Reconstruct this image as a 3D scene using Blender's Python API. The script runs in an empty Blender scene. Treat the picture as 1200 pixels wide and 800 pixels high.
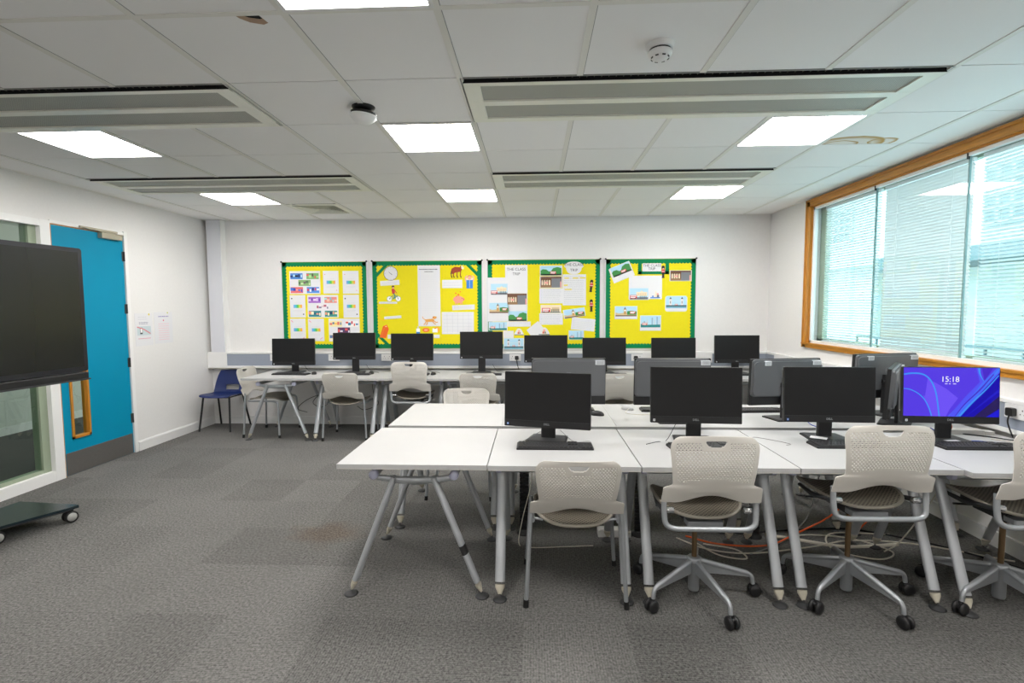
import bpy, math, random
from math import sin, cos, pi, radians as R
from mathutils import Vector, Matrix
random.seed(7)
C = bpy.context.scene.collection
H = 2.70                      # ceiling height
XL, XR, YB, YF = -4.324, 2.977, 6.61, -3.0
GX, GY, T = -0.372, 2.613, 0.6   # ceiling grid origin and tile size

# ------------------------------------------------------------------ materials
MATS = {}
def mat(name, col, rough=.5, metal=0., spec=None, emit=None, estr=0., alpha=None, coat=0.):
    if name in MATS: return MATS[name]
    m = bpy.data.materials.new(name); m.use_nodes = True
    b = m.node_tree.nodes['Principled BSDF']
    b.inputs['Base Color'].default_value = (*col, 1)
    b.inputs['Roughness'].default_value = rough
    b.inputs['Metallic'].default_value = metal
    if spec is not None: b.inputs['Specular IOR Level'].default_value = spec
    if coat: b.inputs['Coat Weight'].default_value = coat
    if emit: b.inputs['Emission Color'].default_value = (*emit, 1); b.inputs['Emission Strength'].default_value = estr
    MATS[name] = m
    return m
def srgb(r, g, b):
    f = lambda c: (c/255/12.92) if c/255 <= .04045 else ((c/255+.055)/1.055)**2.4
    return (f(r), f(g), f(b))
def nodes(m): return m.node_tree.nodes, m.node_tree.links
def add_noise(m, scale, amt, bump=0., detail=3., stretch=None):
    """small procedural colour variation and bump on a plain material"""
    n, l = nodes(m); b = n['Principled BSDF']
    tc = n.new('ShaderNodeTexCoord'); nz = n.new('ShaderNodeTexNoise')
    nz.inputs['Scale'].default_value = scale; nz.inputs['Detail'].default_value = detail
    src = tc.outputs['Object']
    if stretch:
        mp = n.new('ShaderNodeMapping'); mp.inputs['Scale'].default_value = stretch
        l.new(src, mp.inputs['Vector']); src = mp.outputs['Vector']
    l.new(src, nz.inputs['Vector'])
    c = b.inputs['Base Color'].default_value[:]
    r = n.new('ShaderNodeValToRGB')
    r.color_ramp.elements[0].position = .3; r.color_ramp.elements[1].position = .7
    r.color_ramp.elements[0].color = (c[0]*(1-amt), c[1]*(1-amt), c[2]*(1-amt), 1)
    r.color_ramp.elements[1].color = (min(1, c[0]*(1+amt)), min(1, c[1]*(1+amt)), min(1, c[2]*(1+amt)), 1)
    l.new(nz.outputs['Fac'], r.inputs['Fac']); l.new(r.outputs['Color'], b.inputs['Base Color'])
    if bump:
        bp = n.new('ShaderNodeBump'); bp.inputs['Strength'].default_value = bump; bp.inputs['Distance'].default_value = .002
        l.new(nz.outputs['Fac'], bp.inputs['Height']); l.new(bp.outputs['Normal'], b.inputs['Normal'])
    return m

WALL = add_noise(mat('wall_paint', (.775, .765, .752), .65), 40, .012, .05)
TRIM = mat('white_gloss_paint', (.82, .82, .81), .4)
TILE = mat('ceiling_tile', (.89, .885, .875), .85)
TBAR = mat('ceiling_grid_bar', (.80, .79, .74), .6)
GROOVE_SHADOW = mat('ceiling_groove_and_shadow', (.30, .30, .29), .9)
VOID = mat('dark_void', (.006, .006, .006), .9)
DESK = add_noise(mat('white_laminate', (.47, .47, .468), .5), 6, .01)
DEDGE = mat('laminate_edge', (.62, .60, .56), .5)
SILVER = mat('silver_paint', (.42, .44, .46), .38, .55)
LEGM = mat('leg_silver', (.47, .49, .51), .42, .35)
CHROME = mat('chrome', (.6, .6, .6), .2, 1.)
CREAM = mat('cream_plastic_foot', srgb(196, 190, 172), .5)
BLACK = mat('black_plastic', (.012, .012, .013), .42)
BLACKR = mat('black_rubber', (.008, .008, .008), .6)
DARKG = mat('dark_grey_metal', (.045, .046, .048), .5, .2)
CHAIRP = add_noise(mat('chair_shell_plastic', srgb(210, 206, 198), .45), 25, .01)
SEATR = mat('seat_rim_plastic', srgb(150, 144, 132), .5)
LILAC = mat('translucent_end_cap', srgb(190, 192, 214), .35)
BROWNM = mat('bronze_gas_column', srgb(120, 98, 72), .35, .7)
NAVY = mat('navy_polypropylene', srgb(22, 42, 98), .42)
WOOD = mat('varnished_beech', srgb(190, 128, 42), .4)
add_noise(WOOD, 9, .20, .05, 5, (10, .8, 10))
WOODV = mat('varnished_beech_upright', srgb(190, 128, 42), .4)
add_noise(WOODV, 9, .20, .05, 5, (10, 10, .8))
TEAL = add_noise(mat('teal_door_paint', (.0, .255, .42), .5, spec=.18), 3, .02)
STEEL = mat('brushed_steel', (.20, .19, .18), .42, .6); add_noise(STEEL, 30, .12, 0, 4, (1, 1, 30))
GOLD = mat('closer_gold', srgb(178, 172, 152), .45, .3)
GREYP = mat('grey_trunking_panel', srgb(150, 158, 172), .5)
SKIRT = mat('skirting_paint', (.78, .78, .77), .4)
YELLOW = add_noise(mat('yellow_backing_paper', srgb(228, 214, 0), .8), 60, .02, .08)
GREEN = mat('green_border_paper', srgb(0, 124, 76), .75, spec=.25)
ALU = mat('aluminium_frame', srgb(214, 216, 220), .4, .1)
PAPER = mat('white_paper', srgb(224, 224, 227), .8)
OLIVE = mat('olive_grey_paint', srgb(150, 162, 140), .5)

# screen glass: nearly black, gloss
SCREEN = mat('screen_off', (.010, .010, .0105), .42, spec=.25)
SCREENT = mat('large_screen_off', (.016, .017, .015), .22)
SHELL = add_noise(mat('graphite_shell', srgb(112, 114, 117), .42, .35), 3, .03)
KEYM = mat('black_keys', (.035, .035, .037), .45)
MOUSEW = mat('pale_grey_plastic', srgb(190, 190, 190), .4)

def lamp_mat():
    m = bpy.data.materials.new('led_diffuser'); m.use_nodes = True
    n, l = nodes(m); n.clear()
    o = n.new('ShaderNodeOutputMaterial'); e = n.new('ShaderNodeEmission')
    e.inputs['Color'].default_value = (1., .965, .935, 1); e.inputs['Strength'].default_value = 11.0
    l.new(e.outputs[0], o.inputs[0]); return m
LED = lamp_mat()

def glass_mat(name, tint, refl=1.0, rough=0.0):
    """thin pane: tinted see-through plus a Fresnel reflection"""
    m = bpy.data.materials.new(name); m.use_nodes = True
    n, l = nodes(m); n.clear()
    o = n.new('ShaderNodeOutputMaterial'); mx = n.new('ShaderNodeMixShader')
    t = n.new('ShaderNodeBsdfTransparent'); g = n.new('ShaderNodeBsdfGlossy'); f = n.new('ShaderNodeLayerWeight'); pw = n.new('ShaderNodeMath'); pw.operation = 'POWER'; pw.inputs[1].default_value = 5.
    ma = n.new('ShaderNodeMath'); ma.operation = 'MULTIPLY_ADD'; ma.inputs[1].default_value = .92; ma.inputs[2].default_value = .08
    mu = n.new('ShaderNodeMath'); mu.operation = 'MULTIPLY'; mu.inputs[1].default_value = refl; mu.use_clamp = True
    l.new(f.outputs['Facing'], pw.inputs[0]); l.new(pw.outputs[0], ma.inputs[0])
    t.inputs['Color'].default_value = (*tint, 1); g.inputs['Roughness'].default_value = rough
    l.new(ma.outputs[0], mu.inputs[0]); l.new(mu.outputs[0], mx.inputs[0])
    l.new(t.outputs[0], mx.inputs[1]); l.new(g.outputs[0], mx.inputs[2]); l.new(mx.outputs[0], o.inputs[0])
    return m
GLASS_IN = glass_mat('window_glass', (.90, .97, .98), 1.1)
GLASS_OUT = glass_mat('cyan_solar_glass', (.56, .83, .88), .6)
GLASS_SCR = glass_mat('greenish_screen_glass', (.62, .74, .66), 1.5)

def carpet_mat():
    m = bpy.data.materials.new('carpet_tiles'); m.use_nodes = True
    n, l = nodes(m); b = n['Principled BSDF']; b.inputs['Roughness'].default_value = .95
    b.inputs['Specular IOR Level'].default_value = .15
    tc = n.new('ShaderNodeTexCoord')
    mp = n.new('ShaderNodeMapping'); mp.inputs['Location'].default_value = (.11, .17, 0); mp.inputs['Scale'].default_value = (2, 2, 2)
    l.new(tc.outputs['Object'], mp.inputs['Vector'])
    def mth(op, a, bb=None, v=None):
        x = n.new('ShaderNodeMath'); x.operation = op
        if isinstance(a, (int, float)): x.inputs[0].default_value = a
        else: l.new(a, x.inputs[0])
        if bb is not None: l.new(bb, x.inputs[1])
        if v is not None: x.inputs[1].default_value = v
        return x.outputs[0]
    # one random value per 50 cm tile
    fl = n.new('ShaderNodeVectorMath'); fl.operation = 'FLOOR'; l.new(mp.outputs['Vector'], fl.inputs[0])
    wn = n.new('ShaderNodeTexWhiteNoise'); wn.noise_dimensions = '3D'; l.new(fl.outputs['Vector'], wn.inputs['Vector'])
    sp = n.new('ShaderNodeSeparateXYZ'); l.new(fl.outputs['Vector'], sp.inputs[0])
    ck = mth('MODULO', mth('ABSOLUTE', mth('ADD', sp.outputs[0], sp.outputs[1])), v=2.)
    # ribs, turned a quarter from tile to tile
    so = n.new('ShaderNodeSeparateXYZ'); l.new(tc.outputs['Object'], so.inputs[0])
    mixc = n.new('ShaderNodeMix'); mixc.data_type = 'FLOAT'
    l.new(ck, mixc.inputs[0]); l.new(so.outputs[0], mixc.inputs[2]); l.new(so.outputs[1], mixc.inputs[3])
    nz3 = n.new('ShaderNodeTexNoise'); nz3.inputs['Scale'].default_value = 55; l.new(tc.outputs['Object'], nz3.inputs['Vector'])
    ph = mth('ADD', mth('MULTIPLY', mixc.outputs[0], v=2*pi/.0125), mth('MULTIPLY', nz3.outputs['Fac'], v=2.5))
    rib = mth('SINE', ph)
    nz = n.new('ShaderNodeTexNoise'); nz.inputs['Scale'].default_value = 75; nz.inputs['Detail'].default_value = 4; nz.inputs['Roughness'].default_value = .8
    l.new(tc.outputs['Object'], nz.inputs['Vector'])
    n2 = n.new('ShaderNodeTexNoise'); n2.inputs['Scale'].default_value = 1.3; n2.inputs['Detail'].default_value = 4
    l.new(tc.outputs['Object'], n2.inputs['Vector'])
    v = mth('ADD', mth('MULTIPLY', rib, v=.10), mth('MULTIPLY', nz.outputs['Fac'], v=3.4))
    v = mth('ADD', v, mth('MULTIPLY', wn.outputs['Value'], v=.20))
    v = mth('ADD', v, mth('MULTIPLY', n2.outputs['Fac'], v=.40))
    v = mth('SUBTRACT', v, v=1.05)                      # centred near 1
    base = n.new('ShaderNodeRGB'); base.outputs[0].default_value = (.158, .155, .147, 1)
    sc = n.new('ShaderNodeVectorMath'); sc.operation = 'SCALE'
    l.new(base.outputs[0], sc.inputs[0]); l.new(v, sc.inputs['Scale'])
    # the brown spill mark
    d = n.new('ShaderNodeVectorMath'); d.operation = 'DISTANCE'; d.inputs[1].default_value = (-1.43, 3.40, 0)
    ad = n.new('ShaderNodeVectorMath'); ad.operation = 'ADD'
    nn = n.new('ShaderNodeTexNoise'); nn.inputs['Scale'].default_value = 5
    l.new(tc.outputs['Object'], nn.inputs['Vector']); l.new(tc.outputs['Object'], ad.inputs[0])
    s2 = n.new('ShaderNodeVectorMath'); s2.operation = 'SCALE'; s2.inputs['Scale'].default_value = .35
    sb = n.new('ShaderNodeVectorMath'); sb.operation = 'SUBTRACT'; sb.inputs[1].default_value = (.5, .5, .5)
    l.new(nn.outputs['Color'], sb.inputs[0]); l.new(sb.outputs[0], s2.inputs[0]); l.new(s2.outputs[0], ad.inputs[1]); l.new(ad.outputs[0], d.inputs[0])
    mr = n.new('ShaderNodeMapRange'); mr.inputs[1].default_value = .26; mr.inputs[2].default_value = .12; mr.inputs[3].default_value = 0; mr.inputs[4].default_value = .55
    l.new(d.outputs['Value'], mr.inputs[0])
    mx = n.new('ShaderNodeMix'); mx.data_type = 'RGBA'; mx.blend_type = 'MULTIPLY'
    l.new(mr.outputs[0], mx.inputs[0]); l.new(sc.outputs[0], mx.inputs[6]); mx.inputs[7].default_value = (.82, .62, .45, 1)
    l.new(mx.outputs[2], b.inputs['Base Color'])
    bp = n.new('ShaderNodeBump'); bp.inputs['Strength'].default_value = .6; bp.inputs['Distance'].default_value = .004
    l.new(v, bp.inputs['Height']); l.new(bp.outputs['Normal'], b.inputs['Normal'])
    return m
CARPET = carpet_mat()

def tile_mat():
    """mineral tile; rusty water rings on the one tile that has them"""
    m = TILE; n, l = nodes(m); b = n['Principled BSDF']
    tc = n.new('ShaderNodeTexCoord'); nz = n.new('ShaderNodeTexNoise'); nz.inputs['Scale'].default_value = 260
    l.new(tc.outputs['Object'], nz.inputs['Vector'])
    bp = n.new('ShaderNodeBump'); bp.inputs['Strength'].default_value = .25; bp.inputs['Distance'].default_value = .002
    l.new(nz.outputs['Fac'], bp.inputs['Height']); l.new(bp.outputs['Normal'], b.inputs['Normal'])
    mp = n.new('ShaderNodeMapping'); mp.vector_type = 'POINT'
    wob = n.new('ShaderNodeTexNoise'); wob.inputs['Scale'].default_value = 6
    l.new(tc.outputs['Object'], wob.inputs['Vector'])
    sb = n.new('ShaderNodeVectorMath'); sb.operation = 'MULTIPLY_ADD'
    sb.inputs[1].default_value = (.06, .06, 0); l.new(wob.outputs['Color'], sb.inputs[0]); l.new(tc.outputs['Object'], sb.inputs[2])
    def ring(cx, cy, ex, rad, w, fill):
        mp = n.new('ShaderNodeMapping'); mp.inputs['Location'].default_value = (-(cx+.03)*ex, -(cy+.03), -2.7); mp.inputs['Scale'].default_value = (ex, 1, 1)
        l.new(sb.outputs[0], mp.inputs['Vector'])
        ln = n.new('ShaderNodeVectorMath'); ln.operation = 'LENGTH'; l.new(mp.outputs['Vector'], ln.inputs[0])
        r = n.new('ShaderNodeValToRGB'); e = r.color_ramp.elements
        e[0].position = 0; e[0].color = (fill, fill, fill, 1)
        e[1].position = rad-w*1.6; e[1].color = (fill*1.2, fill*1.2, fill*1.2, 1)
        a = e.new(rad-w*.3); a.color = (.95, .95, .95, 1)
        a = e.new(rad); a.color = (0, 0, 0, 1)
        l.new(ln.outputs['Value'], r.inputs['Fac']); return r.outputs['Color']
    a1 = ring(2.22, 3.83, .78, .20, .045, .18); a2 = ring(2.18, 3.83, .8, .105, .02, 0); a3 = ring(2.44, 3.76, .9, .085, .02, .15)
    def mxx(a, bb):
        x = n.new('ShaderNodeMath'); x.operation = 'MAXIMUM'; l.new(a, x.inputs[0]); l.new(bb, x.inputs[1]); return x.outputs[0]
    s = mxx(mxx(a1, a2), a3)
    sp = n.new('ShaderNodeSeparateXYZ'); l.new(tc.outputs['Object'], sp.inputs[0])
    lt = n.new('ShaderNodeMath'); lt.operation = 'LESS_THAN'; lt.inputs[1].default_value = GY+2*T; l.new(sp.outputs[1], lt.inputs[0])
    gt = n.new('ShaderNodeMath'); gt.operation = 'MULTIPLY'; l.new(lt.outputs[0], gt.inputs[0]); l.new(s, gt.inputs[1])
    k = n.new('ShaderNodeMath'); k.operation = 'MULTIPLY'; k.inputs[1].default_value = 1.15; k.use_clamp = True; l.new(gt.outputs[0], k.inputs[0])
    mx = n.new('ShaderNodeMix'); mx.data_type = 'RGBA'
    l.new(k.outputs[0], mx.inputs[0]); mx.inputs[6].default_value = b.inputs['Base Color'].default_value[:]; mx.inputs[7].default_value = (*srgb(186, 148, 86), 1)
    l.new(mx.outputs[2], b.inputs['Base Color'])
tile_mat()

def perforated_mat(name, col, hole, scale):
    m = mat(name, col, .55); n, l = nodes(m); b = n['Principled BSDF']
    tc = n.new('ShaderNodeTexCoord'); mp = n.new('ShaderNodeMapping')
    mp.inputs['Rotation'].default_value = (0, 0, R(45)); mp.inputs['Scale'].default_value = (scale, scale, scale)
    l.new(tc.outputs['Object'], mp.inputs['Vector'])
    ck = n.new('ShaderNodeTexChecker'); ck.inputs['Scale'].default_value = 1.
    sp = n.new('ShaderNodeSeparateXYZ'); l.new(mp.outputs['Vector'], sp.inputs[0])
    def mth(op, a, v=None, bb=None):
        x = n.new('ShaderNodeMath'); x.operation = op; l.new(a, x.inputs[0])
        if bb is not None: l.new(bb, x.inputs[1])
        if v is not None: x.inputs[1].default_value = v
        return x.outputs[0]
    fx = mth('SINE', mth('MULTIPLY', sp.outputs[0], 2*pi)); fy = mth('SINE', mth('MULTIPLY', sp.outputs[1], 2*pi))
    g = mth('GREATER_THAN', mth('ADD', fx, bb=fy), .55)
    mx = n.new('ShaderNodeMix'); mx.data_type = 'RGBA'; l.new(g, mx.inputs[0])
    mx.inputs[6].default_value = (*col, 1); mx.inputs[7].default_value = (*hole, 1)
    l.new(mx.outputs[2], b.inputs['Base Color']); n.remove(ck)
    return m
SEATM = perforated_mat('flexible_seat_net', srgb(122, 115, 102), srgb(38, 34, 30), 70)
GRILLE = perforated_mat('perforated_grille', srgb(176, 177, 168), srgb(140, 141, 133), 150)

# ------------------------------------------------------------------ mesh builder
class MB:
    def __init__(s): s.v, s.f, s.m, s.mats, s.sm = [], [], [], [], []
    def mi(s, m):
        if m not in s.mats: s.mats.append(m)
        return s.mats.index(m)
    def add(s, vs, fs, m, smooth=False, M=None):
        o = len(s.v)
        for p in vs:
            p = Vector(p)
            if M is not None: p = M @ p
            s.v.append(tuple(p))
        k = s.mi(m)
        for f in fs: s.f.append(tuple(i+o for i in f)); s.m.append(k); s.sm.append(smooth)
        return s
    def box(s, x0, x1, y0, y1, z0, z1, m, M=None):
        vs = [(x, y, z) for z in (z0, z1) for y in (y0, y1) for x in (x0, x1)]
        return s.add(vs, [(0, 2, 3, 1), (4, 5, 7, 6), (0, 1, 5, 4), (2, 6, 7, 3), (0, 4, 6, 2), (1, 3, 7, 5)], m, False, M)
    def rbox(s, x0, x1, y0, y1, z0, z1, m, r=.005, axis='z', n=4, M=None):
        """box with its corners rounded about one axis"""
        if axis == 'z': a0, a1, b0, b1, c0, c1, f = x0, x1, y0, y1, z0, z1, lambda a, b, c: (a, b, c)
        elif axis == 'y': a0, a1, b0, b1, c0, c1, f = x0, x1, z0, z1, y0, y1, lambda a, b, c: (a, c, b)
        else: a0, a1, b0, b1, c0, c1, f = y0, y1, z0, z1, x0, x1, lambda a, b, c: (c, a, b)
        ring = []
        for cx, cy, t0 in ((a1-r, b1-r, 0), (a0+r, b1-r, 90), (a0+r, b0+r, 180), (a1-r, b0+r, 270)):
            for k in range(n+1):
                t = R(t0+90*k/n); ring.append((cx+r*cos(t), cy+r*sin(t)))
        return s.prism(ring, c0, c1, m, f, M=M)
    def prism(s, ring, c0, c1, m, f=lambda a, b, c: (a, b, c), smooth=False, M=None):
        N = len(ring)
        vs = [f(a, b, c0) for a, b in ring]+[f(a, b, c1) for a, b in ring]
        s.add(vs, [(i, (i+1) % N, (i+1) % N+N, i+N) for i in range(N)], m, smooth, M)
        s.add(vs, [tuple(range(N))[::-1], tuple(range(N, 2*N))], m, False, M)
        return s
    def tube(s, pts, r, m, n=10, flat=1., closed=False, up=None, caps=True, M=None):
        """tube through pts, r a number or one per point; flat squashes along the frame's second axis"""
        pts = [Vector(p) for p in pts]; N = len(pts)
        rr = r if isinstance(r, (list, tuple)) else [r]*N
        rings = []; prev = None
        for i, p in enumerate(pts):
            if closed: t = pts[(i+1) % N]-pts[i-1]
            else: t = pts[min(i+1, N-1)]-pts[max(i-1, 0)]
            t.normalize()
            if up is not None: a = Vector(up)
            elif prev is not None: a = prev
            else: a = Vector((0, 0, 1)) if abs(t.z) < .9 else Vector((1, 0, 0))
            a = (a-t*a.dot(t)); a.normalize(); b = t.cross(a); prev = a
            rings.append([p+a*rr[i]*cos(2*pi*k/n)+b*rr[i]*flat*sin(2*pi*k/n) for k in range(n)])
        vs = [v for q in rings for v in q]; fs = []
        for i in range(N if closed else N-1):
            j = (i+1) % N
            for k in range(n):
                fs.append((i*n+k, i*n+(k+1) % n, j*n+(k+1) % n, j*n+k))
        s.add(vs, fs, m, True, M)
        if caps and not closed:
            s.add(rings[0], [tuple(range(n))[::-1]], m, False, M); s.add(rings[-1], [tuple(range(n))], m, False, M)
        return s
    def lathe(s, prof, m, n=20, c=(0, 0, 0), M=None, smooth=True):
        """prof: (radius, z) pairs from bottom to top, about z through c"""
        vs = [(c[0]+r*cos(2*pi*k/n), c[1]+r*sin(2*pi*k/n), c[2]+z) for r, z in prof for k in range(n)]
        fs = [(i*n+k, i*n+(k+1) % n, (i+1)*n+(k+1) % n, (i+1)*n+k) for i in range(len(prof)-1) for k in range(n)]
        s.add(vs, fs, m, smooth, M)
        if prof[0][0] > 1e-5: s.add(vs[:n], [tuple(range(n))[::-1]], m, False, M)
        if prof[-1][0] > 1e-5: s.add(vs[-n:], [tuple(range(n))], m, False, M)
        return s
    def mesh(s, name):
        me = bpy.data.meshes.new(name); me.from_pydata(s.v, [], s.f)
        for m in s.mats: me.materials.append(m)
        me.polygons.foreach_set('material_index', s.m); me.polygons.foreach_set('use_smooth', s.sm)
        me.update(); return me
def spline(pts, k=8):
    """Catmull-Rom through the points"""
    P = [Vector(p) for p in pts]; P = [2*P[0]-P[1]]+P+[2*P[-1]-P[-2]]; out = []
    for i in range(1, len(P)-2):
        for j in range(k):
            t = j/k; a, b, c, d = P[i-1:i+3]
            out.append(.5*((2*b)+(-a+c)*t+(2*a-5*b+4*c-d)*t*t+(-a+3*b-3*c+d)*t**3))
    out.append(P[-2]); return out
def fillet(pts, r, k=5):
    P = [Vector(p) for p in pts]; out = [P[0]]
    for i in range(1, len(P)-1):
        a, b = (P[i-1]-P[i]), (P[i+1]-P[i]); ra = min(r, a.length*.49); rb = min(r, b.length*.49)
        p0 = P[i]+a.normalized()*ra; p1 = P[i]+b.normalized()*rb
        for j in range(k+1):
            t = j/k; out.append((1-t)**2*p0+2*t*(1-t)*P[i]+t*t*p1)
    out.append(P[-1]); return out

# ------------------------------------------------------------------ objects
def obj(name, me, parent=None, loc=(0, 0, 0), rot=(0, 0, 0), label=None):
    if isinstance(me, MB): me = me.mesh(name)
    o = bpy.data.objects.new(name, me); C.objects.link(o)
    o.location = loc; o.rotation_euler = rot
    if parent is not None: o.parent = parent
    if label: o['label'] = label
    return o
def tag(o, label, cat, group=None):
    o['label'] = label; o['category'] = cat
    if group: o['group'] = group
    return o
def thing(name, label, cat, loc=(0, 0, 0), rz=0., group=None):
    o = bpy.data.objects.new(name, None); C.objects.link(o); o.empty_display_size = .1
    o.location = loc; o.rotation_euler = (0, 0, rz)
    return tag(o, label, cat, group)
def struct(name, me, parent=None):
    o = obj(name, me, parent)
    if parent is None: o['kind'] = 'structure'
    return o
def sempty(name, loc=(0, 0, 0)):
    o = bpy.data.objects.new(name, None); C.objects.link(o); o.location = loc; o['kind'] = 'structure'; return o
LIB = {}
def lib(key, fn):
    """one mesh per kind of part, shared by its repeats"""
    if key not in LIB:
        me = fn(); LIB[key] = me.mesh(key) if isinstance(me, MB) else me
    return LIB[key]
def bake(me, mods):
    o = bpy.data.objects.new('tmp', me); C.objects.link(o)
    for t, kw in mods:
        md = o.modifiers.new('m', t)
        for k, v in kw.items(): setattr(md, k, v)
    dg = bpy.context.evaluated_depsgraph_get(); dg.update()
    r = bpy.data.meshes.new_from_object(o.evaluated_get(dg)); bpy.data.objects.remove(o); return r
def text_mesh(s, size, m, bold=False, align='CENTER', extrude=.0003):
    cu = bpy.data.curves.new('txt', 'FONT'); cu.body = s; cu.size = size; cu.align_x = align; cu.align_y = 'CENTER'
    cu.extrude = extrude; cu.resolution_u = 3
    if bold: cu.offset = size*.025
    o = bpy.data.objects.new('txt', cu); C.objects.link(o)
    dg = bpy.context.evaluated_depsgraph_get(); dg.update()
    me = bpy.data.meshes.new_from_object(o.evaluated_get(dg)); bpy.data.objects.remove(o)
    me.transform(Matrix.Rotation(R(90), 4, 'X'))     # stands up, reads from -y
    me.materials.clear(); me.materials.append(m); return me

# ================================================================== THE ROOM
f = MB(); f.box(XL-.1, XR+.1, YF-.1, YB+.1, -.06, 0, CARPET); struct('floor', f)
# ceiling: tiles, grid bars, dark grooves, painted shadow lines; holes where lamps, chilled beams and the vent sit
BEAMS = [(-6, 0), (0, 0), (-6, 3), (0, 3), (-6, -5), (0, -5)]
LAMPS = [(i, j) for j in (-8, -5, -2, 1, 4) for i in (-5, -1, 3) if not (j == -5)]
LAMPS = [(i, j) for j in (-8, -2, 1, 4) for i in (-5, -1, 3)]
VENT = (-4, 5)
skip = {VENT}
for i, j in BEAMS: skip |= {(i+k, j) for k in range(4)}
skip |= set(LAMPS)
c = MB()
def gx(i): return GX+T*i
def gy(j): return GY+T*j
for i in range(-7, 6):
    for j in range(-10, 7):
        x0, x1 = max(gx(i), XL), min(gx(i+1), XR); y0, y1 = max(gy(j), YF), min(gy(j+1), YB)
        if (i, j) in skip or x1 <= x0 or y1 <= y0: continue
        g = .004
        if (i, j) == (-2, -1):      # tile with a corner broken out of its near edge
            hx = -1.115
            ring = [(x0, y0+g), (hx-.062, y0+g), (hx-.050, y0+.036), (hx-.024, y0+.066), (hx+.022, y0+.084), (hx+.048, y0+.072), (hx+.042, y0+.040), (hx+.035, y0+g), (x1, y0+g), (x1, y1-g), (x0, y1-g)]
            c.prism(ring, H, H+.012, TILE)
            core = mat('tile_core', srgb(176, 150, 128), .9)
            rim = ring[1:8]; inner = [(a[0]*.88+hx*.12, y0+(a[1]-y0)*.74) for a in rim]
            n = len(rim)
            c.add([(a, b, H+.001) for a, b in rim]+[(a, b, H+.011) for a, b in inner], [(k, k+1, k+1+n, k+n) for k in range(n-1)], core)
            continue
        c.box(x0, x1, y0+g, y1-g, H, H+.012, TILE)
c.box(XL, XR, YF, YB, H+.10, H+.14, VOID)
c.box(-1.25, -.98, gy(-1)-.03, gy(-1)+.12, H+.013, H+.05, VOID)
def seg_free(k, axis):
    """stretches of a grid line not lying inside a chilled beam"""
    out = []
    rng = range(-10, 7) if axis == 'i' else range(-7, 6)
    for q in rng:
        a, b = ((k-1, q), (k, q)) if axis == 'i' else ((q, k-1), (q, k))
        inside = any((i <= a[0] < i+4 and j == a[1]) and (i <= b[0] < i+4 and j == b[1]) for i, j in BEAMS)
        if not inside: out.append(q)
    return out
for i in range(-7, 6):
    x = gx(i)
    for q in seg_free(i, 'i'):
        y0, y1 = max(gy(q), YF), min(gy(q+1), YB)
        if x < XL+.01 or y1 <= y0: continue
        c.box(x-.015, x+.015, y0, y1, H-.004, H+.03, TBAR); c.box(x+.015, x+.018, y0, y1, H-.001, H+.02, GROOVE_SHADOW)  # thin dark strip paints a shadow line along one side of each bar
for j in range(-10, 7):
    y = gy(j)
    for q in seg_free(j, 'j'):
        x0, x1 = max(gx(q), XL), min(gx(q+1), XR)
        if x1 <= x0: continue
        c.box(x0, x1, y-.006, y+.006, H+.004, H+.02, GROOVE_SHADOW if j > -1 else TBAR)
        if j <= -1: c.box(x0, x1, y-.013, y+.013, H-.003, H+.004, TBAR)
c.box(XL, XR, YB-.02, YB, H-.004, H+.01, TBAR); c.box(XL, XL+.02, YF, YB, H-.004, H+.01, TBAR); c.box(XR-.02, XR, YF, YB, H-.004, H+.01, TBAR)
struct('ceiling', c)

w = MB(); w.box(XL-.1, XR+.1, YB, YB+.1, 0, H+.1, WALL); struct('wall_back', w)
w = MB(); w.box(XL-.1, XR+.1, YF-.1, YF, 0, H+.1, WALL); struct('wall_front', w)
DY0, DY1, DZ = 4.415, 5.215, 2.31     # door leaf
WY0 = 1.0                             # start of the glazed screen
w = MB(); X0 = XL-.12
w.box(X0, XL, DY1+.03, YB, 0, H+.1, WALL); w.box(X0, XL, YF, WY0, 0, H+.1, WALL); w.box(X0, XL, WY0, DY1+.03, DZ+.03, H+.1, WALL)
struct('wall_left', w)
WIN = (1.80, 5.66, 1.145, 2.61)       # opening in the window wall
w = MB(); X1 = XR+.16
w.box(XR, X1, YF, YB, 0, WIN[2], WALL); w.box(XR, X1, YF, YB, WIN[3], H+.1, WALL)
w.box(XR, X1, YF, WIN[0], WIN[2], WIN[3], WALL); w.box(XR, X1, WIN[1], YB, WIN[2], WIN[3], WALL)
struct('wall_right', w)

# skirting
def skirt(name, boxes):
    b = MB()
    for q in boxes: b.box(*q, SKIRT)
    return struct(name, b)
skirt('baseboard_left', [(XL, XL+.018, DY1+.06, YB, 0, .095), (XL, XL+.010, DY1+.06, YB, .095, .105), (XL, XL+.018, YF, WY0, 0, .095)])
skirt('baseboard_back', [(XL+.018, XR-.018, YB-.018, YB, 0, .10)])
skirt('baseboard_right', [(XR-.018, XR, YF, YB-.018, 0, .10)])

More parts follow.
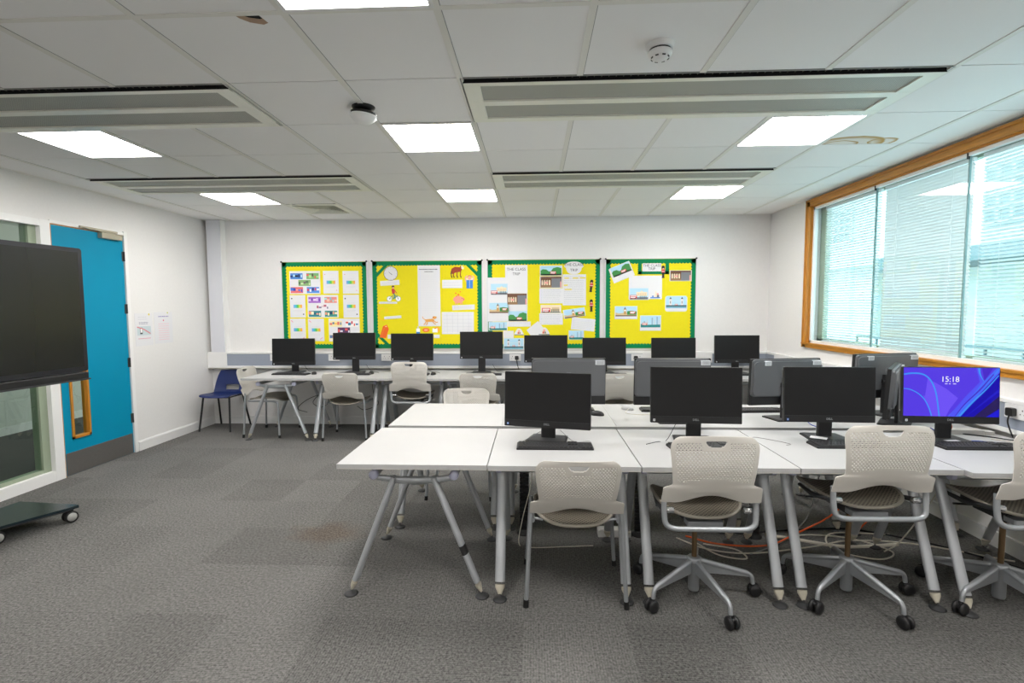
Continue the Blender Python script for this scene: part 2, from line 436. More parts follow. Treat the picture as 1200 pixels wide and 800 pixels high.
# perimeter trunking on two walls and the vertical trunking in the corner
b = MB()
TZ0, TZ1 = .765, .972
b.box(-4.06, XR-.056, YB-.10, YB, TZ0, TZ0+.028, TRIM); b.box(-4.06, XR-.056, YB-.10, YB, TZ1-.022, TZ1, TRIM)
b.box(-4.06, XR-.056, YB-.092, YB, TZ0+.027, TZ1-.021, GREYP); b.box(-4.32, -4.06, YB-.10, YB, TZ0, TZ1, TRIM)
b.box(-4.32, XR-.056, YB-.104, YB-.004, TZ0-.008, TZ0-.0005, mat('trunking_lip', srgb(175, 172, 160), .5))
trim1 = struct('trim_1', b)
b = MB()
b.box(XR-.055, XR, -1.0, YB-.001, TZ0, TZ0+.028, TRIM); b.box(XR-.055, XR, -1.0, YB-.001, TZ1-.022, TZ1, TRIM)
b.box(XR-.048, XR, -1.0, YB-.001, TZ0+.027, TZ1-.021, GREYP)
struct('trim_2', b)
b = MB()
b.box(-4.262, -4.085, YB-.098, YB, TZ1+.0005, H-.005, mat('riser_white', (.70, .71, .76), .45)); b.box(-4.085, -4.070, YB-.085, YB, TZ1+.0005, H-.005, TRIM); b.box(-4.275, -4.262, YB-.085, YB, TZ1+.0005, H-.005, TRIM)
struct('trim_3', b)

# ---------------------------------------------------------------- the window
# timber casing, white inner frame, mullions, panes
win = sempty('window_1', (XR, 0, 0))
y0, y1, z0, z1 = WIN
b = MB()
CW = .07
b.box(-.025, 0, y0-.0, y1+CW, z1, z1+CW, WOOD); b.box(-.025, 0, y0, y1+CW, z0-.045, z0, WOOD)
b.box(-.032, 0, y0, y1+CW, z1+CW-.02, z1+CW, WOOD); b.box(-.034, .02, y0, y1+CW+.004, z0-.012, z0+.006, WOOD)
b.box(-.025, 0, y1, y1+CW, z0-.045, z1+CW, WOODV); b.box(-.032, 0, y1+CW-.02, y1+CW, z0-.045, z1+CW, WOODV); b.box(-.025, 0, y0-CW, y0, z0-.045, z1+CW, WOODV)
b.box(0, .02, y1-.012, y1, z0, z1, WOODV); b.box(0, .02, y0, y1, z1-.012, z1, WOOD)
obj('casing', b, win)
b = MB(); fw = .035
b.box(.012, .05, y0, y1, z0, z0+fw, TRIM); b.box(.012, .05, y0, y1, z1-fw, z1, TRIM)
b.box(.012, .05, y1-fw, y1, z0, z1, TRIM); b.box(.012, .05, y0, y0+fw, z0, z1, TRIM)
b.box(.10, .15, y0, y1, z0, z0+.05, OLIVE); b.box(.10, .15, y0, y1, z1-.04, z1, OLIVE); b.box(.10, .15, y1-.10, y1, z0, z1, OLIVE)
obj('frame', b, win)
MUL = [4.665, 3.712, 2.76]
for y in MUL:
    b = MB(); b.box(.022, .036, y-.005, y+.005, z0+fw, z1-fw, mat('mullion_grey', srgb(120, 150, 150), .4)); b.box(.006, .030, y-.004, y+.004, z1-.055, z1-.015, BLACK)
    obj('mullion', b, win)
edges = [y1-fw]+MUL+[y0+fw]
for a, q in zip(edges[:-1], edges[1:]):
    b = MB(); b.add([(.028, q+.003, z0+fw), (.028, a-.003, z0+fw), (.028, a-.003, z1-fw), (.028, q+.003, z1-fw)], [(0, 1, 2, 3)], GLASS_IN); obj('pane', b, win)
    b = MB(); b.add([(.12, q+.003, z0+fw), (.12, a-.003, z0+fw), (.12, a-.003, z1-fw), (.12, q+.003, z1-fw)], [(0, 1, 2, 3)], GLASS_OUT); obj('pane', b, win)
# venetian blinds between the panes
SLAT = mat('blind_slat', (.80, .82, .82), .45)
def blind(ya, yb, tilt, label, zt=0.):
    t = thing('venetian_blind', label, 'blind', (XR+.078, 0, z1-fw-zt), 0, 'venetian blinds between the panes')
    b = MB(); b.box(-.013, .013, yb, ya, -.028, 0, SLAT); obj('head_rail', b, t)
    b = MB(); z = -.045
    hw = .0135
    while z > -(z1-z0-2*fw)+zt+.02:
        dx, dz = hw*cos(tilt), hw*sin(tilt)
        b.add([(-dx, yb, z-dz), (-dx, ya, z-dz), (0, ya, z+.0018), (0, yb, z+.0018), (dx, ya, z+dz), (dx, yb, z+dz)], [(0, 1, 2, 3), (3, 2, 4, 5)], SLAT, True)
        z -= .0245
    obj('slats', b, t)
    b = MB(); b.box(-.01, .01, yb, ya, z-.004, z+.008, SLAT); obj('bottom_rail', b, t)
    for yy in (ya-.16, yb+.16):
        b = MB(); b.tube([(-.014, yy, -.02), (-.014, yy, z)], .0012, SLAT, 5); obj('cord', b, t)
blind(edges[0]-.11, edges[1]+.012, R(-28), 'open venetian blind in the window pane beside the back corner')
blind(edges[1]-.045, edges[2]+.02, R(-58), 'greyer venetian blind with slats turned nearly shut between two open ones')
blind(edges[2]-.06, edges[3]+.02, R(-28), 'open venetian blind in the pane behind the lit purple screen', .0)
blind(edges[3]-.04, edges[4]+.02, R(-28), 'open venetian blind in the pane nearer the front of the room')

# outside: a pale building across a yard
PALE = mat('pale_render', (.58, .64, .64), .7); PALE2 = mat('cream_render', (.48, .52, .47), .7)
OGL = mat('facade_glass', (.16, .24, .26), .35); YARD = mat('yard_paving', (.45, .5, .5), .8); OCAN = mat('grey_canopy', (.12, .17, .18), .6)
b = MB(); b.box(XR+.5, 30, -15, 45, -.5, -.06, YARD); g = obj('ground', b); g['kind'] = 'structure'
bd = thing('building', 'pale building with gridded upper windows seen through the blinds', 'building', (13.5, 0, 0))
b = MB(); b.box(0, 8, 5, 34, 3.15, 12, PALE); b.box(.6, 8, 5, 18.6, -.4, 3.15, PALE2); b.box(.6, 8, 21.9, 34, -.4, 3.15, PALE); b.box(.02, 8, 18.6, 21.9, -.4, .25, PALE); b.box(3., 8, 18.6, 21.9, .2, 3.2, PALE2)
obj('wall', b, bd)
b = MB(); b.box(-1.6, .7, 5, 18.4, 2.75, 3.15, OCAN); obj('canopy', b, bd)
def gridwin(ya, za, wd, ht, nx, nz, x=-.05):
    b = MB(); b.box(x, x+.06, ya, ya+wd, za, za+ht, OGL)
    for k in range(nx+1): b.box(x-.06, x+.02, ya+wd*k/nx-.05, ya+wd*k/nx+.05, za, za+ht, PALE)
    for k in range(nz+1): b.box(x-.06, x+.02, ya, ya+wd, za+ht*k/nz-.05, za+ht*k/nz+.05, PALE)
    return b
for ya in (7.5, 10.6, 13.7, 16.8):
    for za in (3.9, 6.2): obj('window', gridwin(ya, za, 2.3, 1.7, 5, 4), bd)
for ya in (22.4, 24.9):
    for za in (4.3, 6.2): obj('window', gridwin(ya, za, 1.7, 1.4, 4, 4), bd)
obj('window', gridwin(12.4, .9, 1.9, 1.15, 2, 1, .52), bd); obj('window', gridwin(14.6, 1.2, .6, .5, 1, 1, .52), bd); obj('window', gridwin(9.2, .9, 2.2, 1.15, 3, 1, .52), bd)
obj('doorway', gridwin(19.2, .3, 2.2, 2.6, 3, 1, 2.9), bd)
b = MB(); b.box(-2.4, -2.3, 5, 18, .45, .52, OCAN)
for k in range(14): b.box(-2.38, -2.32, 5+k, 5.04+k, -.06, .5, OCAN)
obj('railing', b, bd)

# ---------------------------------------------------------------- glazed screen and the door
scr = sempty('window_2', (XL, 0, 0))
b = MB()
b.box(-.09, .012, DY0-.105, DY0-.012, 0, DZ+.03, TRIM)                       # post between screen and door
b.box(-.088, .010, WY0+.001, DY0-.104, DZ-.03, DZ+.028, TRIM); b.box(-.088, .010, WY0+.001, DY0-.104, 0, .095, TRIM)
b.box(-.09, .012, WY0, WY0+.08, 0, DZ, TRIM); b.box(-.09, .012, 2.62, 2.70, 0, DZ, TRIM)
obj('frame', b, scr)
b = MB()
b.box(-.11, -.03, DY0-.175, DY0-.105, .095, DZ-.03, OLIVE); b.box(-.108, -.032, WY0+.081, DY0-.174, .0955, .125, OLIVE)
obj('glazing_bead', b, scr)
for a, q in ((WY0+.08, 2.62), (2.70, DY0-.16)):
    b = MB(); b.add([(-.05, a, .11), (-.05, q, .11), (-.05, q, DZ-.03), (-.05, a, DZ-.03)], [(0, 1, 2, 3)], GLASS_SCR); obj('pane', b, scr)

door = sempty('door_1', (XL, DY0, 0))
W = DY1-DY0
b = MB(); vy0, vy1, vz0, vz1 = .085, .285, .335, 2.0
b.box(-.045, .0, 0, vy0, .004, DZ, TEAL); b.box(-.045, .0, vy1, W, .004, DZ, TEAL); b.box(-.045, .0, vy0, vy1, .004, vz0, TEAL); b.box(-.045, .0, vy0, vy1, vz1, DZ, TEAL)
obj('leaf', b, door)
b = MB(); b.box(-.045, .003, -.008, .004, 0, DZ, WOODV); b.box(-.045, .002, 0, W, DZ, DZ+.008, WOOD); obj('lipping', b, door)
b = MB(); fr = .022
b.box(-.05, .012, vy0, vy0+fr, vz0, vz1, WOODV); b.box(-.05, .012, vy1-fr, vy1, vz0, vz1, WOODV); b.box(-.05, .012, vy0, vy1, vz0, vz0+fr, WOOD); b.box(-.05, .012, vy0, vy1, vz1-fr, vz1, WOOD)
vf = obj('vision_panel_frame', b, door)
b = MB(); b.add([(-.022, vy0, vz0), (-.022, vy1, vz0), (-.022, vy1, vz1), (-.022, vy0, vz1)], [(0, 1, 2, 3)], GLASS_SCR); obj('pane', b, vf)
b = MB(); b.box(.0, .003, .012, W-.012, .006, .215, STEEL); obj('kick_plate', b, door)
b = MB(); b.tube(fillet([(.0, .045, .99), (.05, .045, .99), (.05, .045+.11, .99)], .02), .009, DARKG, 8); b.lathe([(.026, 0), (.026, .008), (0, .008)], DARKG, 14, M=Matrix.Translation((0, .045, .99))@Matrix.Rotation(R(90), 4, 'Y')); obj('handle', b, door)
for z in (.38, .98, 1.55, 2.10):
    b = MB(); b.tube([(.007, W+.005, z-.05), (.007, W+.005, z+.05)], .008, DARKG, 8); b.box(-.002, .002, W-.02, W+.03, z-.05, z+.05, DARKG); obj('hinge', b, door)
cl = MB(); cl.rbox(.0, .045, W-.30, W-.05, DZ-.055, DZ+.0, GOLD, .006, 'y')
co = obj('door_closer', cl, door)
b = MB(); b.box(.012, .030, W-.52, W-.09, DZ+.012, DZ+.032, GOLD); b.tube([(.03, W-.12, DZ-.0), (.03, W-.50, DZ+.02)], .006, GOLD, 6); obj('closer_arm', b, co)
b = MB(); b.box(-.089, .014, W+.006, W+.05, 0, DZ+.05, TRIM); b.box(-.087, .011, -.012, W+.006, DZ+.010, DZ+.04, TRIM)
fo = obj('frame', b, door)

# corridor beyond the glass
CXW = XL-2.2
CW1 = mat('corridor_paint', (.60, .62, .58), .7); CFL = mat('corridor_carpet', (.07, .07, .07), .9)
b = MB(); b.box(CXW, XL-.12, -1, 8, -.06, 0, CFL); o = struct('floor_corridor', b)
b = MB(); b.box(CXW, XL-.12, -1, 8, 2.6, 2.66, CW1); struct('ceiling_corridor', b)
b = MB(); b.box(CXW-.1, CXW, -1, 8, 0, 2.66, CW1); b.box(CXW, XL-.12, -1.1, -1, 0, 2.66, CW1); b.box(CXW, XL-.12, 8, 8.1, 0, 2.66, CW1); struct('wall_corridor', b)
b = MB(); b.box(CXW, CXW+.02, 4.6, 8, 0, .10, SKIRT); b.box(CXW, CXW+.02, -1, 1, 0, .10, SKIRT); struct('baseboard_corridor', b)
cs = sempty('window_3', (CXW, 0, 0))
b = MB()
for yy in (2.0, 3.25, 4.45): b.box(0, .06, yy, yy+.09, 0, 2.3, TRIM)
for zz in (0.35, 2.22): b.box(0, .06, 2.0, 4.54, zz, zz+.08, TRIM)
obj('frame', b, cs)
b = MB(); b.box(.0, .012, 2.0, 4.45, .0, .35, CW1); b.box(0, .01, 3.34, 4.45, .43, 2.22, mat('teal_pane', srgb(30, 96, 96), .2)); b.box(0, .01, 2.09, 3.25, .43, 2.22, mat('blue_pane', srgb(22, 60, 92), .2)); obj('pane', b, cs)
t = thing('ceiling_light', 'unseen dim square light added to brighten the corridor beyond the glass', 'ceiling light', (XL-1.1, 3.3, 2.6))  # added fill light, out of view, brightens the corridor
b = MB(); b.box(-.3, .3, -.3, .3, -.02, 0, TRIM); obj('frame', b, t)
ml = bpy.data.materials.new('corridor_fill_diffuser'); ml.use_nodes = True; nn, ll = nodes(ml); nn.clear(); oo = nn.new('ShaderNodeOutputMaterial'); ee = nn.new('ShaderNodeEmission'); ee.inputs[0].default_value = (.9, 1, .95, 1); ee.inputs[1].default_value = 3.0; ll.new(ee.outputs[0], oo.inputs[0])
b = MB(); b.box(-.27, .27, -.27, .27, -.024, -.02, ml); obj('diffuser', b, t)

# ================================================================== CEILING FIXTURES
names = {(-5, 4): 'square light panel over the corner with the blue chair', (-1, 4): 'square light panel in the back row above the noticeboards, middle one of its row', (3, 4): 'square light panel in the back row towards the window wall',
         (-5, 1): 'square light panel above the teal door', (-1, 1): 'square light panel beside the dangling smoke detector', (3, 1): 'square light panel beside the water stained ceiling tile',
         (-1, -2): 'square light panel cut by the top edge of the picture', (-5, -2): 'square light panel over the big black screen', (3, -2): 'square light panel over the front desks by the window',
         (-5, -8): 'square light panel at the front wall on the corridor side', (-1, -8): 'square light panel at the middle of the front wall', (3, -8): 'square light panel at the front wall on the window side'}
for i, j in LAMPS:
    t = thing('ceiling_light', names[(i, j)], 'ceiling light', (gx(i)+.3, gy(j)+.3, H), 0, 'square light panels in the ceiling')
    def fr():
        b = MB(); a = .293
        b.box(-a, a, -a, -a+.018, -.006, .03, TRIM); b.box(-a, a, a-.018, a, -.006, .03, TRIM); b.box(-a, -a+.018, -a, a, -.006, .03, TRIM); b.box(a-.018, a, -a, a, -.006, .03, TRIM); b.box(-a, a, -a, a, .03, .05, TRIM)
        return b
    obj('frame', lib('lamp_frame', fr), t)
    obj('diffuser', lib('lamp_diffuser', lambda: MB().box(-.276, .276, -.276, .276, .002, .006, LED)), t)
bn = {(0, 0): 'long chilled beam nearer the camera on the window side, black slot along it', (-6, 0): 'long chilled beam nearer the camera on the door side', (0, 3): 'long chilled beam above the row of noticeboards on the window side', (-6, 3): 'long chilled beam near the corner with the blue chair',
      (-6, -5): 'long chilled beam behind the camera on the door side', (0, -5): 'long chilled beam behind the camera on the window side'}
BEAMW = mat('beam_enamel', srgb(238, 238, 226), .35)
for i, j in BEAMS:
    t = thing('chilled_beam', bn[(i, j)], 'ceiling vent', (gx(i), gy(j), H), 0, 'chilled beams in the ceiling')
    def bf():
        b = MB(); L = 2.4; g = .012
        b.box(g, L-g, .042, .078, -.012, .02, BEAMW); b.box(g, L-g, .275, .335, -.012, .02, BEAMW); b.box(g, L-g, .53, .588, -.012, .02, BEAMW)
        b.box(g, .095, .0425, .5875, -.0115, .02, BEAMW); b.box(L-.095, L-g, .0425, .5875, -.0115, .02, BEAMW)
        b.box(0, L, 0, .006, -.004, .02, GROOVE_SHADOW); b.box(0, .006, 0, .6, -.004, .02, GROOVE_SHADOW); b.box(L-.006, L, 0, .6, -.004, .02, GROOVE_SHADOW); b.box(0, L, .592, .6, -.004, .02, GROOVE_SHADOW)
        return b
    obj('frame', lib('beam_frame', bf), t)
    obj('grille', lib('beam_grille_a', lambda: MB().box(.095, 2.305, .078, .275, -.003, .004, GRILLE)), t)
    obj('grille', lib('beam_grille_b', lambda: MB().box(.095, 2.305, .335, .53, -.003, .004, GRILLE)), t)
    def slot():
        b = MB(); b.box(.012, 2.388, .006, .042, .02, .06, VOID)
        fin = mat('slot_fin', srgb(84, 80, 70), .5)
        for k in range(56): b.box(.20+k*.0365,   .2018+k*.0365, .008, .042, .004, .02, fin)
        b.box(.012, 2.388, .0065, .009, -.002, .02, VOID); b.box(.012, 2.388, .0405, .0419, -.010, .02, VOID)
        return b
    obj('slot', lib('beam_slot', slot), t)
t = thing('ceiling_vent', 'square louvred air diffuser in a back ceiling tile', 'ceiling vent', (gx(VENT[0])+.3, gy(VENT[1])+.3, H))
def vent(k, a0, a1):
    b = MB()
    for d in range(k):
        s = a1-(a1-a0)*d/k; w_ = .022; z0_ = -.004+.004*0; zt = -.012
        for sx in range(4):
            M = Matrix.Rotation(pi/2*sx, 4, 'Z')
            b.add([(-s, -s, zt), (s, -s, zt), (s-w_, -s+w_, .016), (-s+w_, -s+w_, .016), (-s, -s, zt+.003), (s, -s, zt+.003)], [(0, 1, 2, 3), (4, 5, 1, 0)], BEAMW, False, M)
    return b
b = MB(); a = .295
for sx in range(4): b.add([(-a, -a, -.003), (a, -a, -.003), (.24, -.24, -.008), (-.24, -.24, -.008)], [(0, 1, 2, 3)], BEAMW, False, Matrix.Rotation(pi/2*sx, 4, 'Z'))
obj('frame', b, t)
obj('louvre', vent(6, .03, .235), t)
obj('backing', MB().box(-.29, .29, -.29, .29, .03, .035, VOID), t)
# smoke detectors
t = thing('smoke_detector', 'round white smoke detector flush on a ceiling tile', 'smoke detector', (.555, 2.34, H))
obj('base', MB().lathe([(.052, -.022), (.058, -.018), (.060, 0), (0, 0)][:3], TRIM, 28), t)
obj('sensor_ring', MB().lathe([(.046, -.034), (.046, -.022)], DARKG, 28), t)
d = MB(); d.lathe([(.0, -.066), (.020, -.066), (.024, -.060), (.036, -.058), (.050, -.046), (.053, -.034), (.050, -.030), (.0, -.030)], TRIM, 28)
for k in range(8):
    d.box(.0355, .0395, -.007, .007, -.0592, -.054, DARKG, Matrix.Rotation(pi/4*k+.2, 4, 'Z'))
obj('cap', d, t)
t = thing('smoke_detector', 'white smoke detector dangling crookedly from its black base', 'smoke detector', (-.975, 2.955, H))
obj('base', MB().lathe([(.040, -.022), (.060, -.014), (.066, -.0), (0, 0)][:3], BLACK, 24), t)
obj('cable', MB().tube([(0, 0, -.01), (.01, .0, -.03), (.0, .0, -.05)], .004, BLACK, 6), t)
M = Matrix.Translation((.0, .0, -.046))@Matrix.Scale(1.22, 4)@Matrix.Rotation(R(6), 4, 'Y')@Matrix.Rotation(R(2), 4, 'X')
obj('mounting_plate', MB().lathe([(.056, 0), (.060, .010), (.0, .012)][:2], BLACK, 28, M=M), t)
obj('cap', MB().lathe([(0, -.040), (.028, -.038), (.045, -.026), (.060, -.010), (.060, 0), (0, .001)], TRIM, 28, M=M), t)

# ================================================================== DESKS
DW, DD, DH = .783, .80, .74
def leg_mesh(sx, sy):
    """one tapering A-frame leg with its foot lying in the plane x = const"""
    b = MB(); top = Vector((sx*.335, sy*.105, .655)); ft = Vector((sx*.335, sy*.340, .062))
    b.tube([top, ft.lerp(top, .04)], .0175, LEGM, 16, 1.55, up=(0, 1, 0))
    return b
def foot_mesh(sx, sy):
    b = MB(); ft = Vector((sx*.335, sy*.340, .062)); d = Vector((0, sy*.25, -.6)).normalized()
    b.tube([ft+d*-.012, ft+d*.002, ft+d*.036], [.0166, .0164, .006], CREAM, 12, 1.55, up=(0, 1, 0))
    b.lathe([(.0055, .010), (.0055, .034)], CHROME, 8, (ft.x, ft.y+sy*.016, 0))
    b.lathe([(.036, 0), (.038, .004), (.030, .010), (.012, .014), (0, .015)], DARKG, 20, (ft.x, ft.y+sy*.018, 0))
    return b
def make_desk(x, y, label, group, rz=0., w=DW, band=False):
    t = thing('desk', label, 'desk', (x, y, 0), rz, group)
    key = 'desk%.3f' % w + ('r' if abs(rz) > .1 else '')
    a, d = (w/2, DD/2) if abs(rz) < .1 else (DD/2, w/2)
    def top():
        b = MB(); b.box(-a, a, -d, d, DH-.022, DH, DESK); b.box(-a+.0005, a-.0005, -d+.0005, d-.0005, DH-.026, DH-.022, DEDGE); return b
    obj('desktop', lib(key+'top', top), t)
    for sy in (-1, 1):
        def beam():
            b = MB(); b.tube([(-.33, sy*.215, .668), (.33, sy*.215, .668)], .021, SILVER, 12); return b
        bm = obj('beam', lib('deskbeam%d' % sy, beam), t)
        for sx in (-1, 1):
            obj('end_cap', lib('deskcap%d%d' % (sx, sy), lambda: MB().lathe([(.0245, -.012), (.0245, .010), (.018, .016), (0, .017)], LILAC, 16, M=Matrix.Translation((sx*.345, sy*.215, .668))@Matrix.Rotation(R(90)*sx, 4, 'Y'))), bm)
    for sx in (-1, 1):
        def arch():
            b = MB(); P = [(sx*.335, yy, .655-.020*(1-(yy/.215)**2) if abs(yy) < .215 else .655) for yy in [-.215+.43*k/14 for k in range(15)]]
            b.tube(P, [.015+.009*(1-abs(k-7)/7) for k in range(15)], SILVER, 12, .7, up=(0, 0, 1)); return b
        obj('cross_bar', lib('deskarch%d' % sx, arch), t)
        for sy in (-1, 1):
            lg = obj('leg', lib('deskleg%d%d' % (sx, sy), lambda: leg_mesh(sx, sy)), t)
            obj('foot', lib('deskfoot%d%d' % (sx, sy), lambda: foot_mesh(sx, sy)), lg)
            if band and (sx, sy) == (-1, -1):
                p = Vector((sx*.335, sy*.105, .655)); q = Vector((sx*.335, sy*.340, .062))
                obj('black_band', MB().tube([p.lerp(q, .62), p.lerp(q, .70)], .0192, BLACKR, 16, 1.5, up=(0, 1, 0)), lg, label='strip of black tape round the leg')
    return t
PX = .79
row1 = ['free end, its frame turned sideways, bare top', 'free end, second along, computer turned slightly', 'middle, with a swivel chair pulled up', 'third computer with a paper on its stand', 'window wall, under the lit purple screen']
FX0, RX0, BX0 = -1.035+PX/2, -1.010+.785/2, -3.405+.785/2
make_desk(FX0, 2.96, 'bare white desk at the free end of the front row, two round end caps showing', 'white desks in the front row', R(90), .787, True)
for k, (s, dy) in enumerate([('white desk with the monitor turned a little aside, second in the front row', 0), ('white desk third in the front row, swivel chair tucked at it', 0),
                       ('white desk fourth in the front row, blank monitor next to the lit one', 0), ('white desk end of the front row under the lit purple screen', -.045)]):
    make_desk(FX0+PX*(k+1), 2.955+dy, s, 'white desks in the front row')
for k, s in enumerate(['bare white desk at the free end of the second row', 'white desk second in the middle row, computer seen from behind', 'white desk third in the middle row with a pale mouse on it',
                       'white desk fourth in the middle row under the turned computer', 'white desk of the middle row against the window wall']):
    make_desk(RX0+.785*k, 3.825+(-.0 if k else .0), s, 'white desks in the middle row')
for k, s in enumerate(['white desk along the back wall beside the blue chair, frame turned sideways', 'white desk along the back wall, second from the blue chair', 'white desk along the back wall, third from the blue chair',
                       'white desk along the back wall, fourth from the blue chair', 'white desk along the back wall, fourth from the window corner', 'white desk along the back wall, third from the window corner',
                       'white desk along the back wall, second from the window corner', 'white desk along the back wall in the window corner']):
    make_desk(BX0+.785*k, 6.10, s, 'white desks along the back wall', R(90) if k == 0 else 0)

# ================================================================== CHAIRS
def shell_mesh():
    """perforated backrest, z 0..0.335, bows away from the sitter (towards -y)"""
    zt = .335
    def w(z):
        base = .192+.017*max(0, min(1, (z-.10)/.17))
        if z < .078: return .240-.004*z/.078
        if z < .100: u = (z-.078)/.022; return .236+(base-.236)*(3*u*u-2*u**3)
        r = .055
        if z > zt-r: base = base-r+math.sqrt(max(0, r*r-(z-(zt-r))**2))
        return base
    NQ, NZ = 100, 70
    pitch = 4
    zs = [zt*k/NZ for k in range(NZ+1)]
    zs[-1] = zt-.0008
    V, F = [], []
    for z in zs:
        ww = w(z)
        for q in range(NQ+1):
            s = -1+2*q/NQ
            zz = z
            arch = .040*max(0, cos(s*pi/2/.72))**1.5 if abs(s) < .72 else 0
            if z < .06: zz = arch+(z/.06)*(.06-arch)
            crown = .012*(1-s*s)*(z/zt)
            y = -.022*(1-s*s)*(0.3+.7*min(1, z/.2))
            y += .02*(max(0, z-.25)/.085)**2*0
            V.append((s*ww, y-.02*sin(z/zt*pi), zz+crown))
    for r in range(NZ):
        zc = (zs[r]+zs[r+1])/2
        for q in range(NQ):
            s = -1+2*(q+.5)/NQ; x = s*w(zc)
            hole = False
            hr = r//2
            if zc > .108+.022*(1-(x/.17)**2)*1.0 and zc < .305 and abs(x) < w(zc)-.022 and r % 2 == 0:
                c_ = (q+(2 if hr % 2 else 0)) % 4
                hole = c_ in (0, 1)
            # handle slot: half-moon
            if abs(x) < .064 and .270 < zc < .330 : 
                hole = False
            if .280 < zc < .310 and (x/.050)**2+((.310-zc)/.030)**2 < 1: hole = True
            if not hole:
                a = r*(NQ+1)+q; F.append((a, a+1, a+NQ+2, a+NQ+1))
    me = bpy.data.meshes.new('shell'); me.from_pydata(V, [], F); me.materials.append(CHAIRP)
    me.polygons.foreach_set('use_smooth', [True]*len(F)); me.update()
    return bake(me, [('SUBSURF', dict(levels=1, render_levels=1)), ('SOLIDIFY', dict(thickness=.006, offset=0))])
SHELLM = shell_mesh()
def seat_pts(r):
    pass
def seat_z(x, y, d):
    # raised side wings, dipped rear edge, falling front edge
    z = .030*(x/.215)**2
    t = (y+d/2)/d
    z -= .016*(1-t)**4
    if t > .8: z -= .035*((t-.8)/.2)**2
    return z
def seat_out(a, hw=.212, d=.42):
    n = 3.2; cx, sy = cos(a), sin(a)
    x = hw*math.copysign(abs(cx)**(2/n), cx); y = d/2*math.copysign(abs(sy)**(2/n), sy)
    if y < 0: x *= 1-.06*(-y/(d/2))**2
    return x, y
def seat_mesh():
    N, K = 48, 10; V = []; F = []
    for k in range(1, K+1):
        for q in range(N):
            x, y = seat_out(2*pi*q/N); x, y = x*k/K, y*k/K
            V.append((x, y, seat_z(x, y, .42)))
    V.append((0, 0, seat_z(0, 0, .42))); c0 = len(V)-1
    for q in range(N): F.append((c0, q, (q+1) % N))
    for k in range(K-1):
        for q in range(N): F.append((k*N+q, (k+1)*N+q, (k+1)*N+(q+1) % N, k*N+(q+1) % N))
    me = bpy.data.meshes.new('seat'); me.from_pydata(V, [], F); me.materials.append(SEATM); me.polygons.foreach_set('use_smooth', [True]*len(F)); me.update()
    return bake(me, [('SOLIDIFY', dict(thickness=.008, offset=0))])
SEATMESH = seat_mesh()
def rim_mesh():
    P = []
    for q in range(56):
        x, y = seat_out(2*pi*q/56); P.append((x, y, seat_z(x, y, .42)))
    return MB().tube(P, .0085, SEATR, 8, closed=True)
def four_leg_chair(x, y, rz, label, group, tilt=20, raise_=0.):
    """origin between the feet on the floor, sitter faces +y"""
    t = thing('stacking_chair', label, 'chair', (x, y, 0), rz, group)
    s = obj('seat', SEATMESH, t, (0, .0, .447)); obj('seat_rim', lib('seatrim', rim_mesh), s)
    obj('backrest', SHELLM, t, (0, -.205, .50), (R(tilt), 0, 0))
    for sx in (-1, 1):
        def fl():
            b = MB(); b.tube(fillet([(sx*.262, .225, .028), (sx*.235, .205, .425), (sx*.228, .15, .437), (sx*.224, -.16, .437)], .04), .0115, SILVER, 10)
            b.tube([(sx*.226, .12, .437), (sx*.19, .12, .432)], .008, SILVER, 8); b.tube([(sx*.224, -.12, .437), (sx*.17, -.13, .432)], .008, SILVER, 8); return b
        l1 = obj('leg', lib('cfl%d' % sx, fl), t)
        obj('foot_cap', lib('cfc%d' % sx, lambda: MB().tube([(sx*.264, .227, .0), (sx*.262, .225, .034)], .0145, BLACKR, 10)), l1)
        def rl():
            b = MB(); b.tube([(sx*.258, -.215, .028), (sx*.236, -.196, .44), (sx*.228, -.198, .53)], .0115, SILVER, 10); return b
        l2 = obj('leg', lib('crl%d' % sx, rl), t)
        obj('foot_cap', lib('crc%d' % sx, lambda: MB().tube([(sx*.260, -.217, .0), (sx*.258, -.215, .040)], .0145, BLACKR, 10)), l2)
    return t
